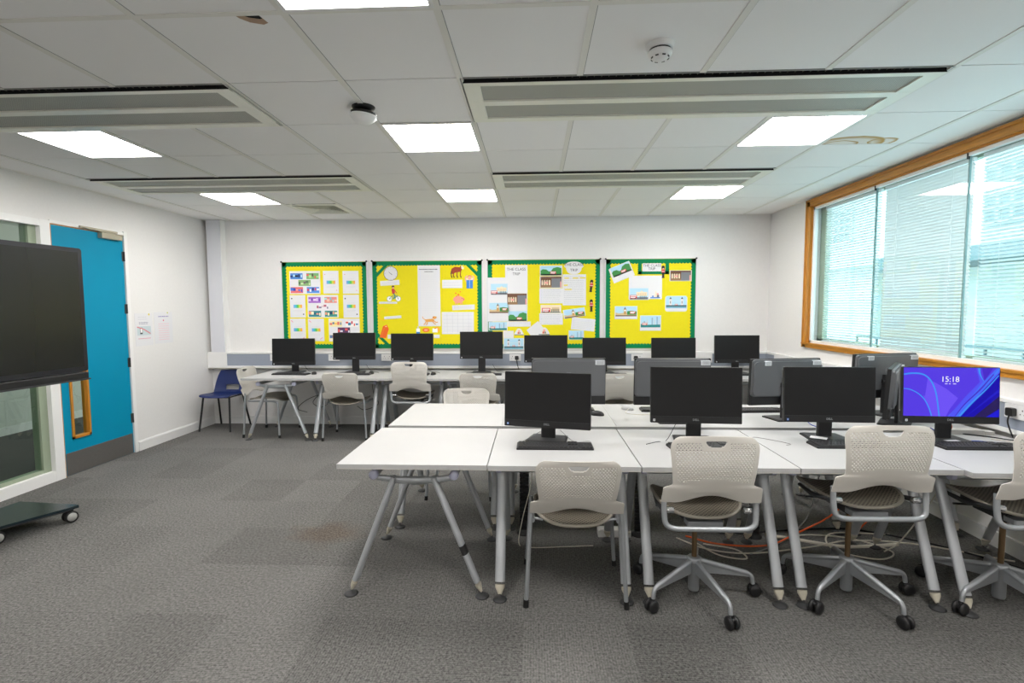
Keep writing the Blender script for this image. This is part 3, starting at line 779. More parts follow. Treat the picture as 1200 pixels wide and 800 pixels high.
def swivel_chair(x, y, rz, label, group, base_deg=209, up=0., tilt=6):
    t = thing('swivel_chair', label, 'chair', (x, y, 0), rz, group)
    s = obj('seat', SEATMESH, t, (0, .02, .515+up)); obj('seat_rim', lib('seatrim', rim_mesh), s)
    obj('backrest', SHELLM, t, (0, -.235, .598+up), (R(tilt), 0, 0))
    def ft():
        b = MB(); P = fillet([(-.222, -.222, .62), (-.224, -.225, .54), (-.215, -.238, .462), (.215, -.238, .462), (.224, -.225, .54), (.222, -.222, .62)], .07, 8)
        b.tube(P, .0135, SILVER, 12); return b
    fr = obj('back_frame', lib('swframe', ft), t, (0, 0, up))
    for sx in (-1, 1):
        obj('knob', lib('swknob%d' % sx, lambda: MB().lathe([(.012, -.03), (.016, -.02), (.016, .015), (.012, .02), (0, .021)], CHROME, 14, M=Matrix.Translation((sx*.190, -.205, .545))@Matrix.Rotation(R(-90)*sx, 4, 'Y'))), fr)
        obj('seat_rail', lib('swrail%d' % sx, lambda: MB().tube([(sx*.218, -.215, .545), (sx*.20, .0, .50), (sx*.18, .16, .495)], [.012, .013, .010], DARKG, 8)), t, (0, 0, up))
    def mech():
        b = MB(); b.rbox(-.085, .085, -.12, .10, .435, .475, DARKG, .02); b.rbox(-.12, .12, -.02, .14, .470, .490, BLACK, .02)
        b.rbox(-.09, .09, -.17, -.10, .445, .470, SILVER, .01); b.tube([(.05, .05, .46), (.19, .08, .455)], .006, BLACK, 6); b.tube([(-.05, .05, .46), (-.19, .08, .455)], .006, BLACK, 6)
        b.tube([(.06, -.08, .44), (.06, -.08, .50)], .02, SILVER, 10); return b
    obj('tilt_mechanism', lib('swmech', mech), t, (0, 0, up))
    obj('gas_column', lib('swcol', lambda: MB().lathe([(.0135, .18), (.0135, .47)], BROWNM, 14)), t)
    def hub():
        b = MB(); b.lathe([(.0, .022), (.026, .022), (.029, .03), (.029, .17), (.036, .178), (.038, .200), (.030, .208), (0, .208)], SILVER, 20); return b
    bs = obj('base_hub', lib('swhub', hub), t)
    def arm():
        # ridge tube with a web below
        b = MB()
        b.tube(fillet([(.02, 0, .190), (.303, 0, .118), (.310, 0, .066)], .03), [.014, .0135]+[.011]*6, SILVER, 10)
        ring = [(.02, .185), (.29, .118), (.29, .106), (.20, .112), (.03, .120)]
        b.prism(ring, -.0075, .0075, SILVER, lambda a, q, c: (a, c, q)); return b
    def wheel():
        b = MB()
        for s_ in (-1, 1):
            b.lathe([(.010, -.010), (.027, -.010), (.0325, -.003), (.0325, .003), (.027, .010), (.010, .010)], BLACK, 20, M=Matrix.Translation((.310+.010, s_*.016, .0326))@Matrix.Rotation(R(90), 4, 'X'))
        b.rbox(.295, .338, -.009, .009, .030, .058, BLACK, .008, 'y'); b.lathe([(.0065, .05), (.0065, .075)], CHROME, 8, (.310, 0, 0)); return b
    for k in range(5):
        a = R(base_deg+72*k)-rz
        l_ = obj('leg', lib('swarm', arm), t, rot=(0, 0, a))
        obj('caster', lib('swwheel', wheel), l_)
    return t
gf, gb = 'perforated chairs at the front row', 'perforated chairs at the back wall desks'
four_leg_chair(.214, 2.755, 0, 'beige four-legged perforated chair, the one without wheels at the front desks', gf, 22)
swivel_chair(.862, 2.70, R(0), 'beige swivel chair on wheels beside the four-legged chair', gf, 214)
swivel_chair(1.685, 2.73, R(1), 'beige swivel chair on wheels before the fourth front desk', gf, 216, .05)
swivel_chair(2.436, 2.68, R(-2), 'beige swivel chair on wheels cut by the picture edge near the lit screen', gf, 203, .035)
four_leg_chair(-.612, 4.20, pi, 'pale perforated chair facing the camera behind the bare middle desk', 'perforated chairs at the middle row', 18)
four_leg_chair(-3.27, 6.12, R(-90), 'beige chair set sideways between the blue chair and the first back desk', gb, 18)
four_leg_chair(-2.207, 5.945, 0, 'grey-backed four-legged chair at the second desk along the back wall', gb, 20)
swivel_chair(-1.415, 5.93, 0, 'taller swivel chair at the back wall, third desk from the blue chair', gb, 215, .0)
four_leg_chair(-.625, 5.86, 0, 'four-legged chair at the back wall, half hidden by the turned front monitor', gb, 17)
four_leg_chair(.93, 5.86, 0, 'four-legged chair at the back wall showing between two computers seen from behind', gb, 18)

# the blue school chair
t = thing('school_chair', 'navy blue plastic school chair in the back corner', 'chair', (-4.01, 6.345, 0), R(178))
def blue_shell():
    # sweep: profile from seat front to backrest top (sitter faces +y)
    prof = [(.205, .425), (.195, .440), (.15, .446), (.05, .440), (-.05, .434), (-.12, .438), (-.165, .462), (-.185, .51), (-.195, .56), (-.205, .62), (-.215, .68), (-.222, .735)]
    wd = [.19, .205, .21, .215, .218, .222, .225, .222, .214, .200, .180, .150]
    prof2, wd2 = [], []
    sp_ = spline([(a, b_, c_) for (a, b_), c_ in zip(prof, wd)], 3)
    NX = 20; V, F = [], []
    for p in sp_:
        for q in range(NX+1):
            s = -1+2*q/NX
            up_ = .012*abs(s)**3 if p.y < .45 else 0
            fwd = .045*abs(s)**2.5 if p.y > .46 else .045*abs(s)**2.5*max(0, min(1, (p.y-.436)/.024))*(1 if p.x < -.1 else 0)
            V.append((s*p.z, p.x+fwd, p.y+up_))
    nr = len(sp_)
    for r in range(nr-1):
        zc = (sp_[r].y+sp_[r+1].y)/2; yc = sp_[r].x
        for q in range(NX):
            s = -1+2*(q+.5)/NX
            if .470 < zc < .535 and abs(s) < .42 and yc < -.1: continue
            a = r*(NX+1)+q; F.append((a, a+1, a+NX+2, a+NX+1))
    me = bpy.data.meshes.new('blue_shell'); me.from_pydata(V, [], F); me.materials.append(NAVY); me.polygons.foreach_set('use_smooth', [True]*len(F)); me.update()
    return bake(me, [('SUBSURF', dict(levels=1, render_levels=1)), ('SOLIDIFY', dict(thickness=.006, offset=0))])
obj('seat_shell', blue_shell(), t)
b = MB(); b.tube([(-.17, .16, .428), (.17, .16, .428)], .010, BLACK, 8); b.tube([(-.17, -.13, .425), (.17, -.13, .425)], .010, BLACK, 8)
b.tube([(-.17, .16, .428), (-.17, -.13, .425)], .009, BLACK, 8); b.tube([(.17, .16, .428), (.17, -.13, .425)], .009, BLACK, 8); obj('seat_frame', b, t)
for sx in (-1, 1):
    for ya, yb in ((.16, .215), (-.12, -.215)):
        obj('leg', MB().tube([(sx*.172, ya, .428), (sx*.205, yb, .0)], .0115, BLACK, 10), t)

# ================================================================== COMPUTERS
LOGO = mat('logo_grey', srgb(150, 152, 155), .3, .6)
MW, MH = .530, .336
def comp_housing():
    b = MB(); b.rbox(-MW/2, MW/2, -.006, .016, 0, MH, BLACK, .004, 'y')
    b.rbox(-MW/2+.004, MW/2-.004, .016, .034, .066, MH-.004, SHELL, .02, 'y'); b.rbox(-MW/2+.01, MW/2-.01, .034, .046, .075, MH-.016, SHELL, .03, 'y'); b.rbox(-MW/2+.004, MW/2-.004, .016, .032, .004, .066, BLACK, .004, 'y')
    for k in range(22): b.box(-.12+k*.011, -.114+k*.011, .0462, .0466, MH-.10, MH-.045, BLACK) if False else None
    return b
def comp_screen():
    b = MB(); b.box(-MW/2+.004, MW/2-.004, -.0072, -.006, .042, MH-.004, SCREEN); return b
def comp_chin():
    b = MB(); b.box(-MW/2+.003, MW/2-.003, -.0076, -.006, .003, .040, mat('chin_plastic', (.016, .016, .017), .4, spec=.3)); return b
def comp_neck():
    b = MB(); b.rbox(-.045, .045, .040, .062, .008, .30, BLACK, .01); b.rbox(-.04, .04, .040, .075, .20, .30, BLACK, .008); b.tube([(-.05, .055, .25), (.05, .055, .25)], .016, BLACK, 12); return b
def comp_base():
    b = MB(); ring = [(-.125, -.040), (-.118, -.048), (.118, -.048), (.125, -.040), (.110, .125), (.102, .132), (-.102, .132), (-.110, .125)]
    b.prism(ring, 0, .008, BLACK); b.prism([(x*.93, y*.9+.003) for x, y in ring], .008, .011, DARKG); return b
LOGO_F = text_mesh('DELL', .0165, LOGO, True); LOGO_B = text_mesh('DELL', .017, LOGO, True)
LABELM = mat('asset_label', srgb(225, 228, 232), .5); BARC = mat('label_print', srgb(120, 122, 126), .6)
STB = mat('sticker_blue', srgb(60, 110, 190), .4)
def computer(x, y, zb, rz, label, group, sticker='white', labels=0, lit=False, recline=3, z=DH, ringlogo=True):
    """zb: height of the panel's lower edge above the desk top"""
    t = thing('desktop_computer', label, 'computer', (x, y, z), rz, group)
    obj('stand_base', lib('cbase', comp_base), t); obj('stand_neck', lib('cneck', comp_neck), t)
    h = obj('housing', lib('chouse', comp_housing), t, (0, 0, zb), (R(-recline), 0, 0))
    obj('chin', lib('cchin', comp_chin), h)
    if not lit: obj('screen', lib('cscreen', comp_screen), h)
    obj('logo', LOGO_F, h, (0, -.0082, .021))
    st = MB(); st.box(-.249, -.237, -.0083, -.0076, .010, .023, LABELM if sticker == 'white' else STB); st.box(-.246, -.240, -.0087, -.0083, .013, .020, BARC if sticker == 'white' else LABELM)
    obj('sticker', lib('cstick'+sticker, lambda: st), h)
    if labels:
        b = MB(); b.tube([(.024*cos(2*pi*k/24), .0468, .215+.024*sin(2*pi*k/24)) for k in range(24)], .0012, LOGO, 6, closed=True); obj('ring_logo', b, h)
        obj('logo', LOGO_B, h, (0, .0468, .215), (0, 0, pi))
        b = MB(); b.box(-.252, -.188, .034, .0475, MH-.043, MH-.012, LABELM)
        for k in range(5): b.box(-.247, -.195, .0475, .0478, MH-.038+.005*k, MH-.036+.005*k, BARC)
        obj('asset_label', b, h, label='white printed asset label')
        if labels > 1:
            b = MB(); b.box(.130, .178, .034, .0475, MH-.043, MH-.012, LABELM)
            for k in range(4): b.box(.134, .173, .0475, .0478, MH-.038+.006*k, MH-.036+.006*k, BARC)
            obj('asset_label', b, h, label='second white label')
    if lit: lit_screen(h)
    return t
def emis(name, rgb, s=1.):
    m = bpy.data.materials.new(name); m.use_nodes = True; n, l = nodes(m); n.clear()
    o = n.new('ShaderNodeOutputMaterial'); e = n.new('ShaderNodeEmission'); e.inputs[0].default_value = (*srgb(*rgb), 1); e.inputs[1].default_value = s*.33
    g = n.new('ShaderNodeBsdfGlossy'); g.inputs['Roughness'].default_value = .3; a = n.new('ShaderNodeAddShader'); g.inputs['Color'].default_value = (.008, .008, .008, 1)
    l.new(e.outputs[0], a.inputs[0]); l.new(g.outputs[0], a.inputs[1]); l.new(a.outputs[0], o.inputs[0]); return m
def lit_screen(h):
    sw, sh = MW-.008, MH-.046
    def P(x, y): return (-sw/2+(x-35)/1035*sw, .042+(645-y)/570*sh)
    LY = -.0076
    sc = MB()
    def poly(b, pts, m, layer):
        pts = [P(*p) for p in pts]
        pts = [(min(max(a, -sw/2), sw/2), min(max(q, .042), .042+sh)) for a, q in pts]
        b.add([(a, LY-.00012*layer, q) for a, q in pts], [tuple(range(len(pts)))], m)
    violet = emis('screen_violet', (88, 62, 232)); viol2 = emis('screen_violet_soft', (112, 84, 250)); blue = emis('screen_blue', (74, 112, 255)); cy = emis('screen_light_blue', (66, 150, 255)); navy = emis('screen_navy', (28, 16, 176)); dk = emis('screen_dusk', (44, 32, 92)); pur = emis('screen_purple', (74, 44, 205))
    poly(sc, [(35, 75), (1070, 75), (1070, 645), (35, 645)], violet, 0)
    scn = obj('screen', sc, h, label='lit screen with a purple and blue ribbon wallpaper')
    b = MB()
    def ribbon(pts, w0, w1, m, layer, k=8):
        S = spline([(a, q, 0) for a, q in pts], k); n_ = len(S); L_, R_ = [], []
        for i, p in enumerate(S):
            d_ = (S[min(i+1, n_-1)]-S[max(i-1, 0)]).normalized(); nn_ = Vector((-d_.y, d_.x, 0)); ww_ = (w0+(w1-w0)*i/(n_-1))/2
            L_.append(p+nn_*ww_); R_.append(p-nn_*ww_)
        for i in range(n_-1): poly(b, [(L_[i].x, L_[i].y), (L_[i+1].x, L_[i+1].y), (R_[i+1].x, R_[i+1].y), (R_[i].x, R_[i].y)], m, layer)
    arc1 = [(35, 155), (130, 142), (230, 150), (300, 190), (355, 270), (395, 400), (428, 645)]
    arc2 = [(35, 322), (110, 335), (195, 380), (265, 450), (315, 550), (345, 645)]
    S1 = [(p.x, p.y) for p in spline([(a, q, 0) for a, q in arc1], 6)]; S2 = [(p.x, p.y) for p in spline([(a, q, 0) for a, q in arc2], 6)]
    for i in range(len(S1)-1):
        j0 = min(i, len(S2)-1); j1 = min(i+1, len(S2)-1)
        poly(b, [S1[i], S1[i+1], S2[j1], S2[j0]] if j0 != j1 else [S1[i], S1[i+1], S2[j1]], violet if i < 18 else viol2, 1)
    poly(b, [(355, 235), (500, 320), (630, 430), (540, 560), (500, 645), (430, 645), (405, 430)], viol2, 1)
    poly(b, [(250, 400), (390, 470), (425, 645), (345, 645), (310, 530)], viol2, 2)
    poly(b, [(880, 230), (900, 230), (1040, 75), (1070, 75), (1070, 120), (900, 330), (640, 645), (520, 645)], blue, 2)
    poly(b, [(530, 645), (700, 420), (860, 240), (820, 75), (850, 75), (900, 230), (660, 560), (600, 645)], emis('screen_mid', (84, 88, 250)), 3)
    poly(b, [(640, 645), (1070, 130), (1070, 645)], navy, 3)
    poly(b, [(800, 645), (1070, 400), (1070, 545), (930, 645)], dk, 4)
    poly(b, [(930, 645), (1070, 555), (1070, 645)], emis('screen_deep_blue', (34, 30, 215)), 5)
    poly(b, [(880, 75), (1000, 75), (910, 225)], pur, 4)
    ribbon(arc1, 18, 16, cy, 5); ribbon(arc2, 10, 14, cy, 5)
    ribbon([(850, 75), (862, 150), (900, 225)], 26, 6, cy, 6); ribbon([(1060, 160), (930, 320), (780, 480), (645, 640)], 12, 22, cy, 6); ribbon([(1010, 150), (860, 330), (700, 500), (600, 640)], 20, 8, pur, 5); ribbon([(1070, 75), (1040, 120), (900, 300)], 10, 3, cy, 6)
    ribbon([(1070, 330), (900, 480), (720, 640)], 26, 4, emis('screen_indigo', (36, 32, 205)), 5)
    obj('wallpaper', b, scn)
    wm = emis('screen_white', (255, 255, 255))
    x, z = P(540, 212); obj('clock', text_mesh('15:18', .046, wm, False, extrude=.00005), scn, (x, LY-.0012, z))
    x, z = P(540, 262); obj('date', text_mesh('Monday 3 March', .0115, wm, False, extrude=.00005), scn, (x, LY-.0012, z)) if False else None
    x, z = P(545, 262); b = MB()
    for k, w_ in enumerate((.018, .012, .022)): b.box(x-.031+k*.022, x-.031+k*.022+w_*.8, LY-.0012, LY-.0011, z-.003, z+.003, emis('screen_lilac', (200, 190, 255)))
    obj('date_line', b, scn)
g1, g2, g3 = 'blank computers on the front desks', 'computers of the middle row seen from behind', 'blank computers along the back wall'
computer(.075, 3.045, .082, R(-13), 'blank black computer turned slightly aside, blue round sticker, second front desk', g1, 'blue')
computer(.966, 3.05, .114, R(-4), 'blank black computer behind the first swivel chair, white sticker in its corner', g1)
computer(1.79, 3.13, .106, R(-2), 'blank black computer beside the lit one', g1, 'blue')
computer(2.475, 3.10, .110, R(-4), 'computer with a lit purple lock screen reading 15:18', None, 'white', lit=True)
computer(.245, 3.66, .112, pi, 'computer seen from behind with one label, directly behind the turned front monitor', g2, labels=1)
computer(.975, 3.64, .112, pi, 'computer seen from behind over the second blank front monitor', g2, labels=1)
computer(1.80, 3.74, .100, pi+R(9), 'computer seen from behind with two labels and an angled black stand base', g2, labels=2)
computer(2.62, 3.93, .118, pi+R(12), 'computer seen from behind with two labels, close to the window wall', g2, labels=2)
computer(2.455, 3.60, .065, R(231), 'computer turned almost edge on next to the lit screen', g2, labels=1)
for k, (x, zt) in enumerate([(-3.02, 1.17), (-2.245, 1.24), (-1.515, 1.23), (-.652, 1.25), (.142, 1.205), (.855, 1.172), (1.69, 1.17), (2.447, 1.198)]):
    s = ['first from the blue chair', 'second from the blue chair', 'third from the blue chair, swivel chair before it', 'fourth from the blue chair, stand fully visible', 'fifth along and partly behind the turned front monitor',
         'third from the window corner', 'second from the window corner', 'in the window corner'][k]
    computer(x, 6.22, zt-.336-DH, R([3, 1, 0, 0, 0, 2, 0, 0][k]), 'blank computer at the back wall, '+s, g3)

# keyboards
def kb_mesh():
    b = MB(); b.rbox(-.22, .22, -.065, .065, 0, .010, BLACK, .006); b.rbox(-.216, .216, -.060, .062, .010, .014, DARKG, .005); return b
def keys_mesh():
    b = MB(); kx = .0188
    for r in range(6):
        y = .050-r*.0195 - (.0 if r == 0 else .004)
        x = -.210
        row = [1]*15 if r == 0 else ([1]*13+[2] if r == 1 else [1.5]+[1]*12+[1.5] if r == 2 else [1.8]+[1]*11+[2.2] if r == 3 else [2.3]+[1]*10+[2.7] if r == 4 else [1.3, 1.3, 1.3, 6, 1.3, 1.3, 1.3, 1.2])
        for w_ in row: b.box(x+.001, x+w_*kx-.0015, y-.008, y+.008, .013, .0195, KEYM); x += w_*kx
        for k in range(3):
            if not (r == 3 or (r == 4 and k != 1)): b.box(.0775+k*kx, .0775+k*kx+.0165, y-.008, y+.008, .013, .0195, KEYM)
        for k in range(4):
            if r > 0: b.box(.139+k*kx, .139+k*kx+.0165, y-.008, y+.008, .013, .0195, KEYM)
    return b
def keyboard(x, y, rz, label, group):
    t = thing('keyboard', label, 'keyboard', (x, y, DH), rz, group)
    obj('case', lib('kbcase', kb_mesh), t); obj('keys', lib('kbkeys', keys_mesh), t)
keyboard(.118, 2.915, R(0), 'black keyboard lying square before the turned front monitor', 'keyboards on the front desks')
keyboard(.995, 2.925, R(5), 'black keyboard mostly hidden behind the first swivel chair', 'keyboards on the front desks')
keyboard(1.835, 2.985, R(0), 'black keyboard below the blank monitor next to the lit one', 'keyboards on the front desks')
keyboard(2.535, 2.975, R(0), 'black keyboard before the lit purple screen, pale cable over its end', 'keyboards on the front desks')
keyboard(1.78, 3.97, R(4), 'black keyboard behind the turned computer of the middle row', 'keyboards on the middle desks')
keyboard(1.05, 3.965, R(-3), 'black keyboard beside the pale mouse on the middle row', 'keyboards on the middle desks')
keyboard(.25, 3.96, R(0), 'black keyboard on the second middle desk hidden behind its computer', 'keyboards on the middle desks')
for k, x in enumerate((-2.98, -2.21, -1.50, -.62, .16, .87, 1.70, 2.44)):
    keyboard(x+.01, 6.045, R((-3, 2, 0, 1, 0, 2, 0, 0)[k]), 'black keyboard on the back wall desks, '+['below the monitor nearest the blue chair', 'below the second monitor from the blue chair', 'behind the taller swivel chair', 'below the monitor whose stand shows fully',
             'behind the turned front monitor', 'below the third monitor from the window corner', 'below the second monitor from the window corner', 'in the window corner'][k], 'keyboards along the back wall')
# mice
def mouse_mesh(m):
    b = MB(); prof = [(.030, 0), (.031, .008), (.028, .020), (.020, .030), (.010, .034), (0, .035)]
    b.lathe([(r, z) for r, z in prof], m, 20, M=Matrix.Diagonal((1, 1.85, 1, 1))); return b
def mouse(x, y, rz, m, label, group=None):
    t = thing('computer_mouse', label, 'mouse', (x, y, DH), rz, group)
    obj('body', lib('mouse'+m.name, lambda: mouse_mesh(m)), t); obj('wheel', lib('mwheel', lambda: MB().lathe([(.007, -.003), (.007, .003)], DARKG, 10, M=Matrix.Translation((0, .022, .027))@Matrix.Rotation(R(90), 4, 'Y'))), t)
mouse(.735, 4.005, R(40), MOUSEW, 'pale grey mouse lying on the middle desks')
mouse(.470, 3.79, R(60), BLACK, 'black mouse beside the turned front monitor, on the middle row', 'black mice')
mouse(-2.00, 6.12, R(10), BLACK, 'black mouse beside the second back wall keyboard', 'black mice')
mouse(-1.22, 6.05, R(0), BLACK, 'black mouse behind the taller swivel chair', 'black mice')
mouse(-2.70, 6.08, R(20), BLACK, 'black mouse at the end of the keyboard by the blue chair', 'black mice')

# ================================================================== INTERACTIVE DISPLAY
t = thing('interactive_display', 'large black interactive screen on a wheeled stand by the teal door', 'screen', (-3.325, 2.70, 0), R(-5))
b = MB(); SZ0, SZ1, SW = 1.105, 1.985, .85
b.rbox(-.085, -.012, -SW, SW, SZ0, SZ1, BLACK, .02, 'x'); b.rbox(-.012, .0, -SW, SW, SZ0, SZ1, mat('bezel_black', (.014, .014, .018), .35), .02, 'x')
ds = obj('housing', b, t)
b = MB(); b.box(0, .0012, -SW+.030, SW-.030, SZ0+.035, SZ1-.030, SCREENT); obj('screen', b, ds)
b = MB(); b.rbox(-.06, .012, -SW+.02, SW-.012, SZ0-.055, SZ0-.006, BLACK, .006, 'y'); b.box(-.06, .022, -SW+.01, SW-.005, SZ0-.062, SZ0-.052, DARKG); obj('pen_tray', b, ds)
for yy in (-.25, .25):
    obj('column', MB().rbox(-.16, -.10, yy-.03, yy+.03, .10, 1.75, DARKG, .01), t)
obj('mounting_bracket', MB().box(-.10, -.085, -.4, .4, 1.3, 1.75, DARKG), t)
PG = mat('stand_petrol_black', (.012, .022, .028), .25)
ring = [(-.10, .80), (-.085, .79), (-.27, .36), (-.27, -.36), (-.085, -.79), (-.10, -.80), (-.60, -.80), (-.60, .80)]
b = MB(); b.prism(ring, .100, .118, PG); b.prism([(x-.02, y*.97) for x, y in ring], .088, .100, DARKG); obj('stand_base', b, t)
for cx_, cy_ in ((-.135, .765), (-.285, .40), (-.135, -.765), (-.55, .74), (-.55, -.74)):
    w_ = MB()
    ca = Matrix.Translation((cx_, cy_, .042))@Matrix.Rotation(R(72), 4, 'Z')
    for s_ in (-1, 1):
        w_.lathe([(.026, -.011), (.041, -.009), (.041, .009), (.026, .011)], BLACKR, 22, M=ca@Matrix.Translation((0, s_*.019, 0))@Matrix.Rotation(R(90), 4, 'X'))
    w_.rbox(-.012, .012, -.008, .008, 0, .048, BLACK, .003, M=ca)
    cs_ = obj('caster', w_, t)
    h_ = MB()
    for s_ in (-1, 1): h_.lathe([(0, -.0125), (.029, -.0125), (.030, .0125), (0, .0125)], mat('caster_grey', srgb(176, 176, 172), .4), 22, M=ca@Matrix.Translation((0, s_*.019, 0))@Matrix.Rotation(R(90), 4, 'X'))
    obj('wheel_disc', h_, cs_)

# ================================================================== NOTICEBOARDS
BF = YB-.024          # face of the yellow backing
def board(x0, x1, z0, z1, label, corners=(), extra=None):
    t = thing('noticeboard', label, 'noticeboard', ((x0+x1)/2, YB, z0), 0, 'yellow noticeboards on the back wall')
    w_, h_ = (x1-x0)/2, z1-z0
    b = MB(); b.box(-w_, w_, -.020, 0, 0, .014, ALU); b.box(-w_, w_, -.020, 0, h_-.006, h_+.006, ALU); b.box(-w_, -w_+.012, -.028, 0, 0, h_, ALU); b.box(w_-.012, w_, -.028, 0, 0, h_, ALU); obj('frame', b, t)
    for sx in (-1, 1): obj('corner_cap', MB().lathe([(.012, 0), (.012, .012), (0, .014)], DARKG, 10, M=Matrix.Translation((sx*(w_-.008), -.020, h_-.002))@Matrix.Rotation(R(90), 4, 'X')), t)
    b = MB(); b.box(-w_+.010, w_-.010, -.024, -.004, .012, h_-.004, YELLOW); obj('backing_paper', b, t)
    # scalloped border strips
    b = MB(); wd = .052; sc_ = .040
    def strip(ax, az, bx, bz, nx, nz, double=False, wd=.050):
        """band from a to b, scallops on the (nx, nz) side, on both sides if double"""
        L = math.hypot(bx-ax, bz-az); n_ = max(1, round(L/sc_)); ux, uz = (bx-ax)/L, (bz-az)/L
        V = []; 
        for side in (1, -1) if double else (1,):
            pass
        for i in range(n_):
            s0, s1 = L*i/n_, L*(i+1)/n_
            P = []
            for q in range(5):
                s_ = s0+(s1-s0)*q/4; h = wd+.013*sin(pi*q/4)
                P.append((ax+ux*s_+nx*h, az+uz*s_+nz*h))
            if double:
                lo = [(ax+ux*(s0+(s1-s0)*q/4)-nx*(.009*sin(pi*q/4)), az+uz*(s0+(s1-s0)*q/4)-nz*(.009*sin(pi*q/4))) for q in range(5)]
            else: lo = [(ax+ux*s0, az+uz*s0), (ax+ux*s1, az+uz*s1)]
            ring_ = lo+P[::-1]
            b.add([(p[0], -.0252, p[1]) for p in ring_], [tuple(range(len(ring_)))], GREEN)
    i_ = .012
    strip(-w_+i_, h_-.006, w_-i_, h_-.006, 0, -1); strip(-w_+i_, .014, w_-i_, .014, 0, 1)
    strip(-w_+i_, .014, -w_+i_, h_-.006, 1, 0); strip(w_-i_, .014, w_-i_, h_-.006, -1, 0)
    obj('scalloped_border', b, t)
    if corners:
        q_ = math.sqrt(.5)
        for (sx, sz) in corners:
            b = MB()
            L = .215
            cx_ = sx*(w_-i_); cz_ = h_-.006 if sz > 0 else .014
            # diagonal band
            ax, az = cx_-sx*L, cz_; bx, bz = cx_, cz_-sz*L
            nx, nz = -sx*q_, -sz*q_
            LL = math.hypot(bx-ax, bz-az); ux, uz = (bx-ax)/LL, (bz-az)/LL
            n_ = 12
            for i in range(n_):
                s0, s1 = LL*i/n_, LL*(i+1)/n_
                lo = [(ax+ux*(s0+(s1-s0)*q/4)-nx*.009*sin(pi*q/4), az+uz*(s0+(s1-s0)*q/4)-nz*.009*sin(pi*q/4)) for q in range(5)]
                hi = [(ax+ux*s0+nx*.034, az+uz*s0+nz*.034), (ax+ux*s1+nx*.034, az+uz*s1+nz*.034)]
                rr = lo+hi[::-1]; b.add([(p[0], -.0256, p[1]) for p in rr], [tuple(range(len(rr)))], GREEN)
            obj('corner_band', b, t)
    if extra: extra(t, w_, h_)
    return t
board(-3.325, -2.175, 1.0, 2.155, 'yellow noticeboard with nine cards in rows, the one nearest the blue chair')
board(-2.120, -.664, 1.0, 2.157, 'yellow noticeboard with a clock, a cyclist, a fox and a tall white sheet', ((-1, 1), (1, 1), (-1, -1)))
board(-.612, .855, 1.0, 2.160, 'yellow noticeboard crowded with city pictures and handwritten sheets')
def frame4(t, w_, h_):
    b = MB(); cx_ = 1.519-1.484; x0, x1 = cx_-.19, cx_+.19; zt = h_-.045
    def st(pts):
        b.add([(p[0], -.0256, p[1]) for p in pts], [tuple(range(len(pts)))], GREEN)
    st([(x0, zt), (x0, zt-.155), (x0+.04, zt-.155), (x0+.04, zt)]); st([(x1-.04, zt), (x1-.04, zt-.155), (x1, zt-.155), (x1, zt)])
    st([(x0, zt-.155), (x1, zt-.155), (x1, zt-.115), (x0, zt-.115)])
    for k in range(14):
        xa = x0+.045+k*.0212; b.add([(xa+.0106+.0106*cos(pi*q/5), -.0256, zt-.115+.009*sin(pi*q/5)) for q in range(6)], [tuple(range(6))], GREEN)
    for k in range(6):
        for xx, sg in ((x0, -1), (x1, 1)): b.add([(xx+sg*.009*sin(pi*q/5), -.0256, zt-.155+.0125+k*.026-.0125*cos(pi*q/5)) for q in range(6)], [tuple(range(6))], GREEN)
    obj('title_border', b, t)
board(.905, 2.063, 1.0, 2.158, 'sparse yellow noticeboard with six pictures, the one nearest the window', (), frame4)

# --- printed sheets: origin at the sheet's centre, x across, z up, faces -y
def pm(rgb): return mat('ink_%02x%02x%02x' % rgb, srgb(*rgb), .7)
INK = pm((70, 70, 80)); INKL = pm((185, 188, 196))
def poly(b, pts, m, lay=1): b.add([(x, -.0006-.0005*lay, z) for x, z in pts], [tuple(range(len(pts)))], m)
def rect(b, x0, z0, x1, z1, m, lay=1): poly(b, [(x0, z0), (x1, z0), (x1, z1), (x0, z1)], m, lay)
def disc(b, x, z, r, m, lay=1, n=16, ez=1.): poly(b, [(x+r*cos(2*pi*k/n), z+r*ez*sin(2*pi*k/n)) for k in range(n)], m, lay)
def line(b, pts, w_, m, lay=2):
    for (x0, z0), (x1, z1) in zip(pts[:-1], pts[1:]):
        L = math.hypot(x1-x0, z1-z0) or 1; nx, nz = -(z1-z0)/L*w_/2, (x1-x0)/L*w_/2
        poly(b, [(x0+nx, z0+nz), (x0-nx, z0-nz), (x1-nx, z1-nz), (x1+nx, z1+nz)], m, lay)
def base(w_, h_, m=PAPER, r=0.):
    b = MB()
    if r: b.rbox(-w_/2, w_/2, -.0009, 0, -h_/2, h_/2, m, r, 'y')
    else: b.box(-w_/2, w_/2, -.0009, 0, -h_/2, h_/2, m)
    return b
SKY = pm((176, 216, 236)); RED = pm((206, 62, 62)); GRN = pm((62, 140, 72)); TAN = pm((214, 190, 150)); BRN = pm((110, 74, 52)); GRY = pm((120, 122, 128)); DKG = pm((60, 84, 90)); PINK = pm((240, 168, 160)); ORG = pm((238, 130, 40)); BLK = pm((24, 24, 28)); WHT = pm((245, 245, 245)); CRM = pm((240, 222, 190)); BLU = pm((60, 130, 210)); TEA = pm((30, 130, 130))
def bus(b, x, z, s, lay=3):
    rect(b, x-s, z, x+s, z+s*.95, RED, lay); rect(b, x-s*.85, z+s*.55, x+s*.85, z+s*.78, WHT, lay+1); rect(b, x-s*.85, z+s*.15, x+s*.6, z+s*.38, WHT, lay+1)
    disc(b, x-s*.55, z, s*.15, BLK, lay+1, 8); disc(b, x+s*.55, z, s*.15, BLK, lay+1, 8)
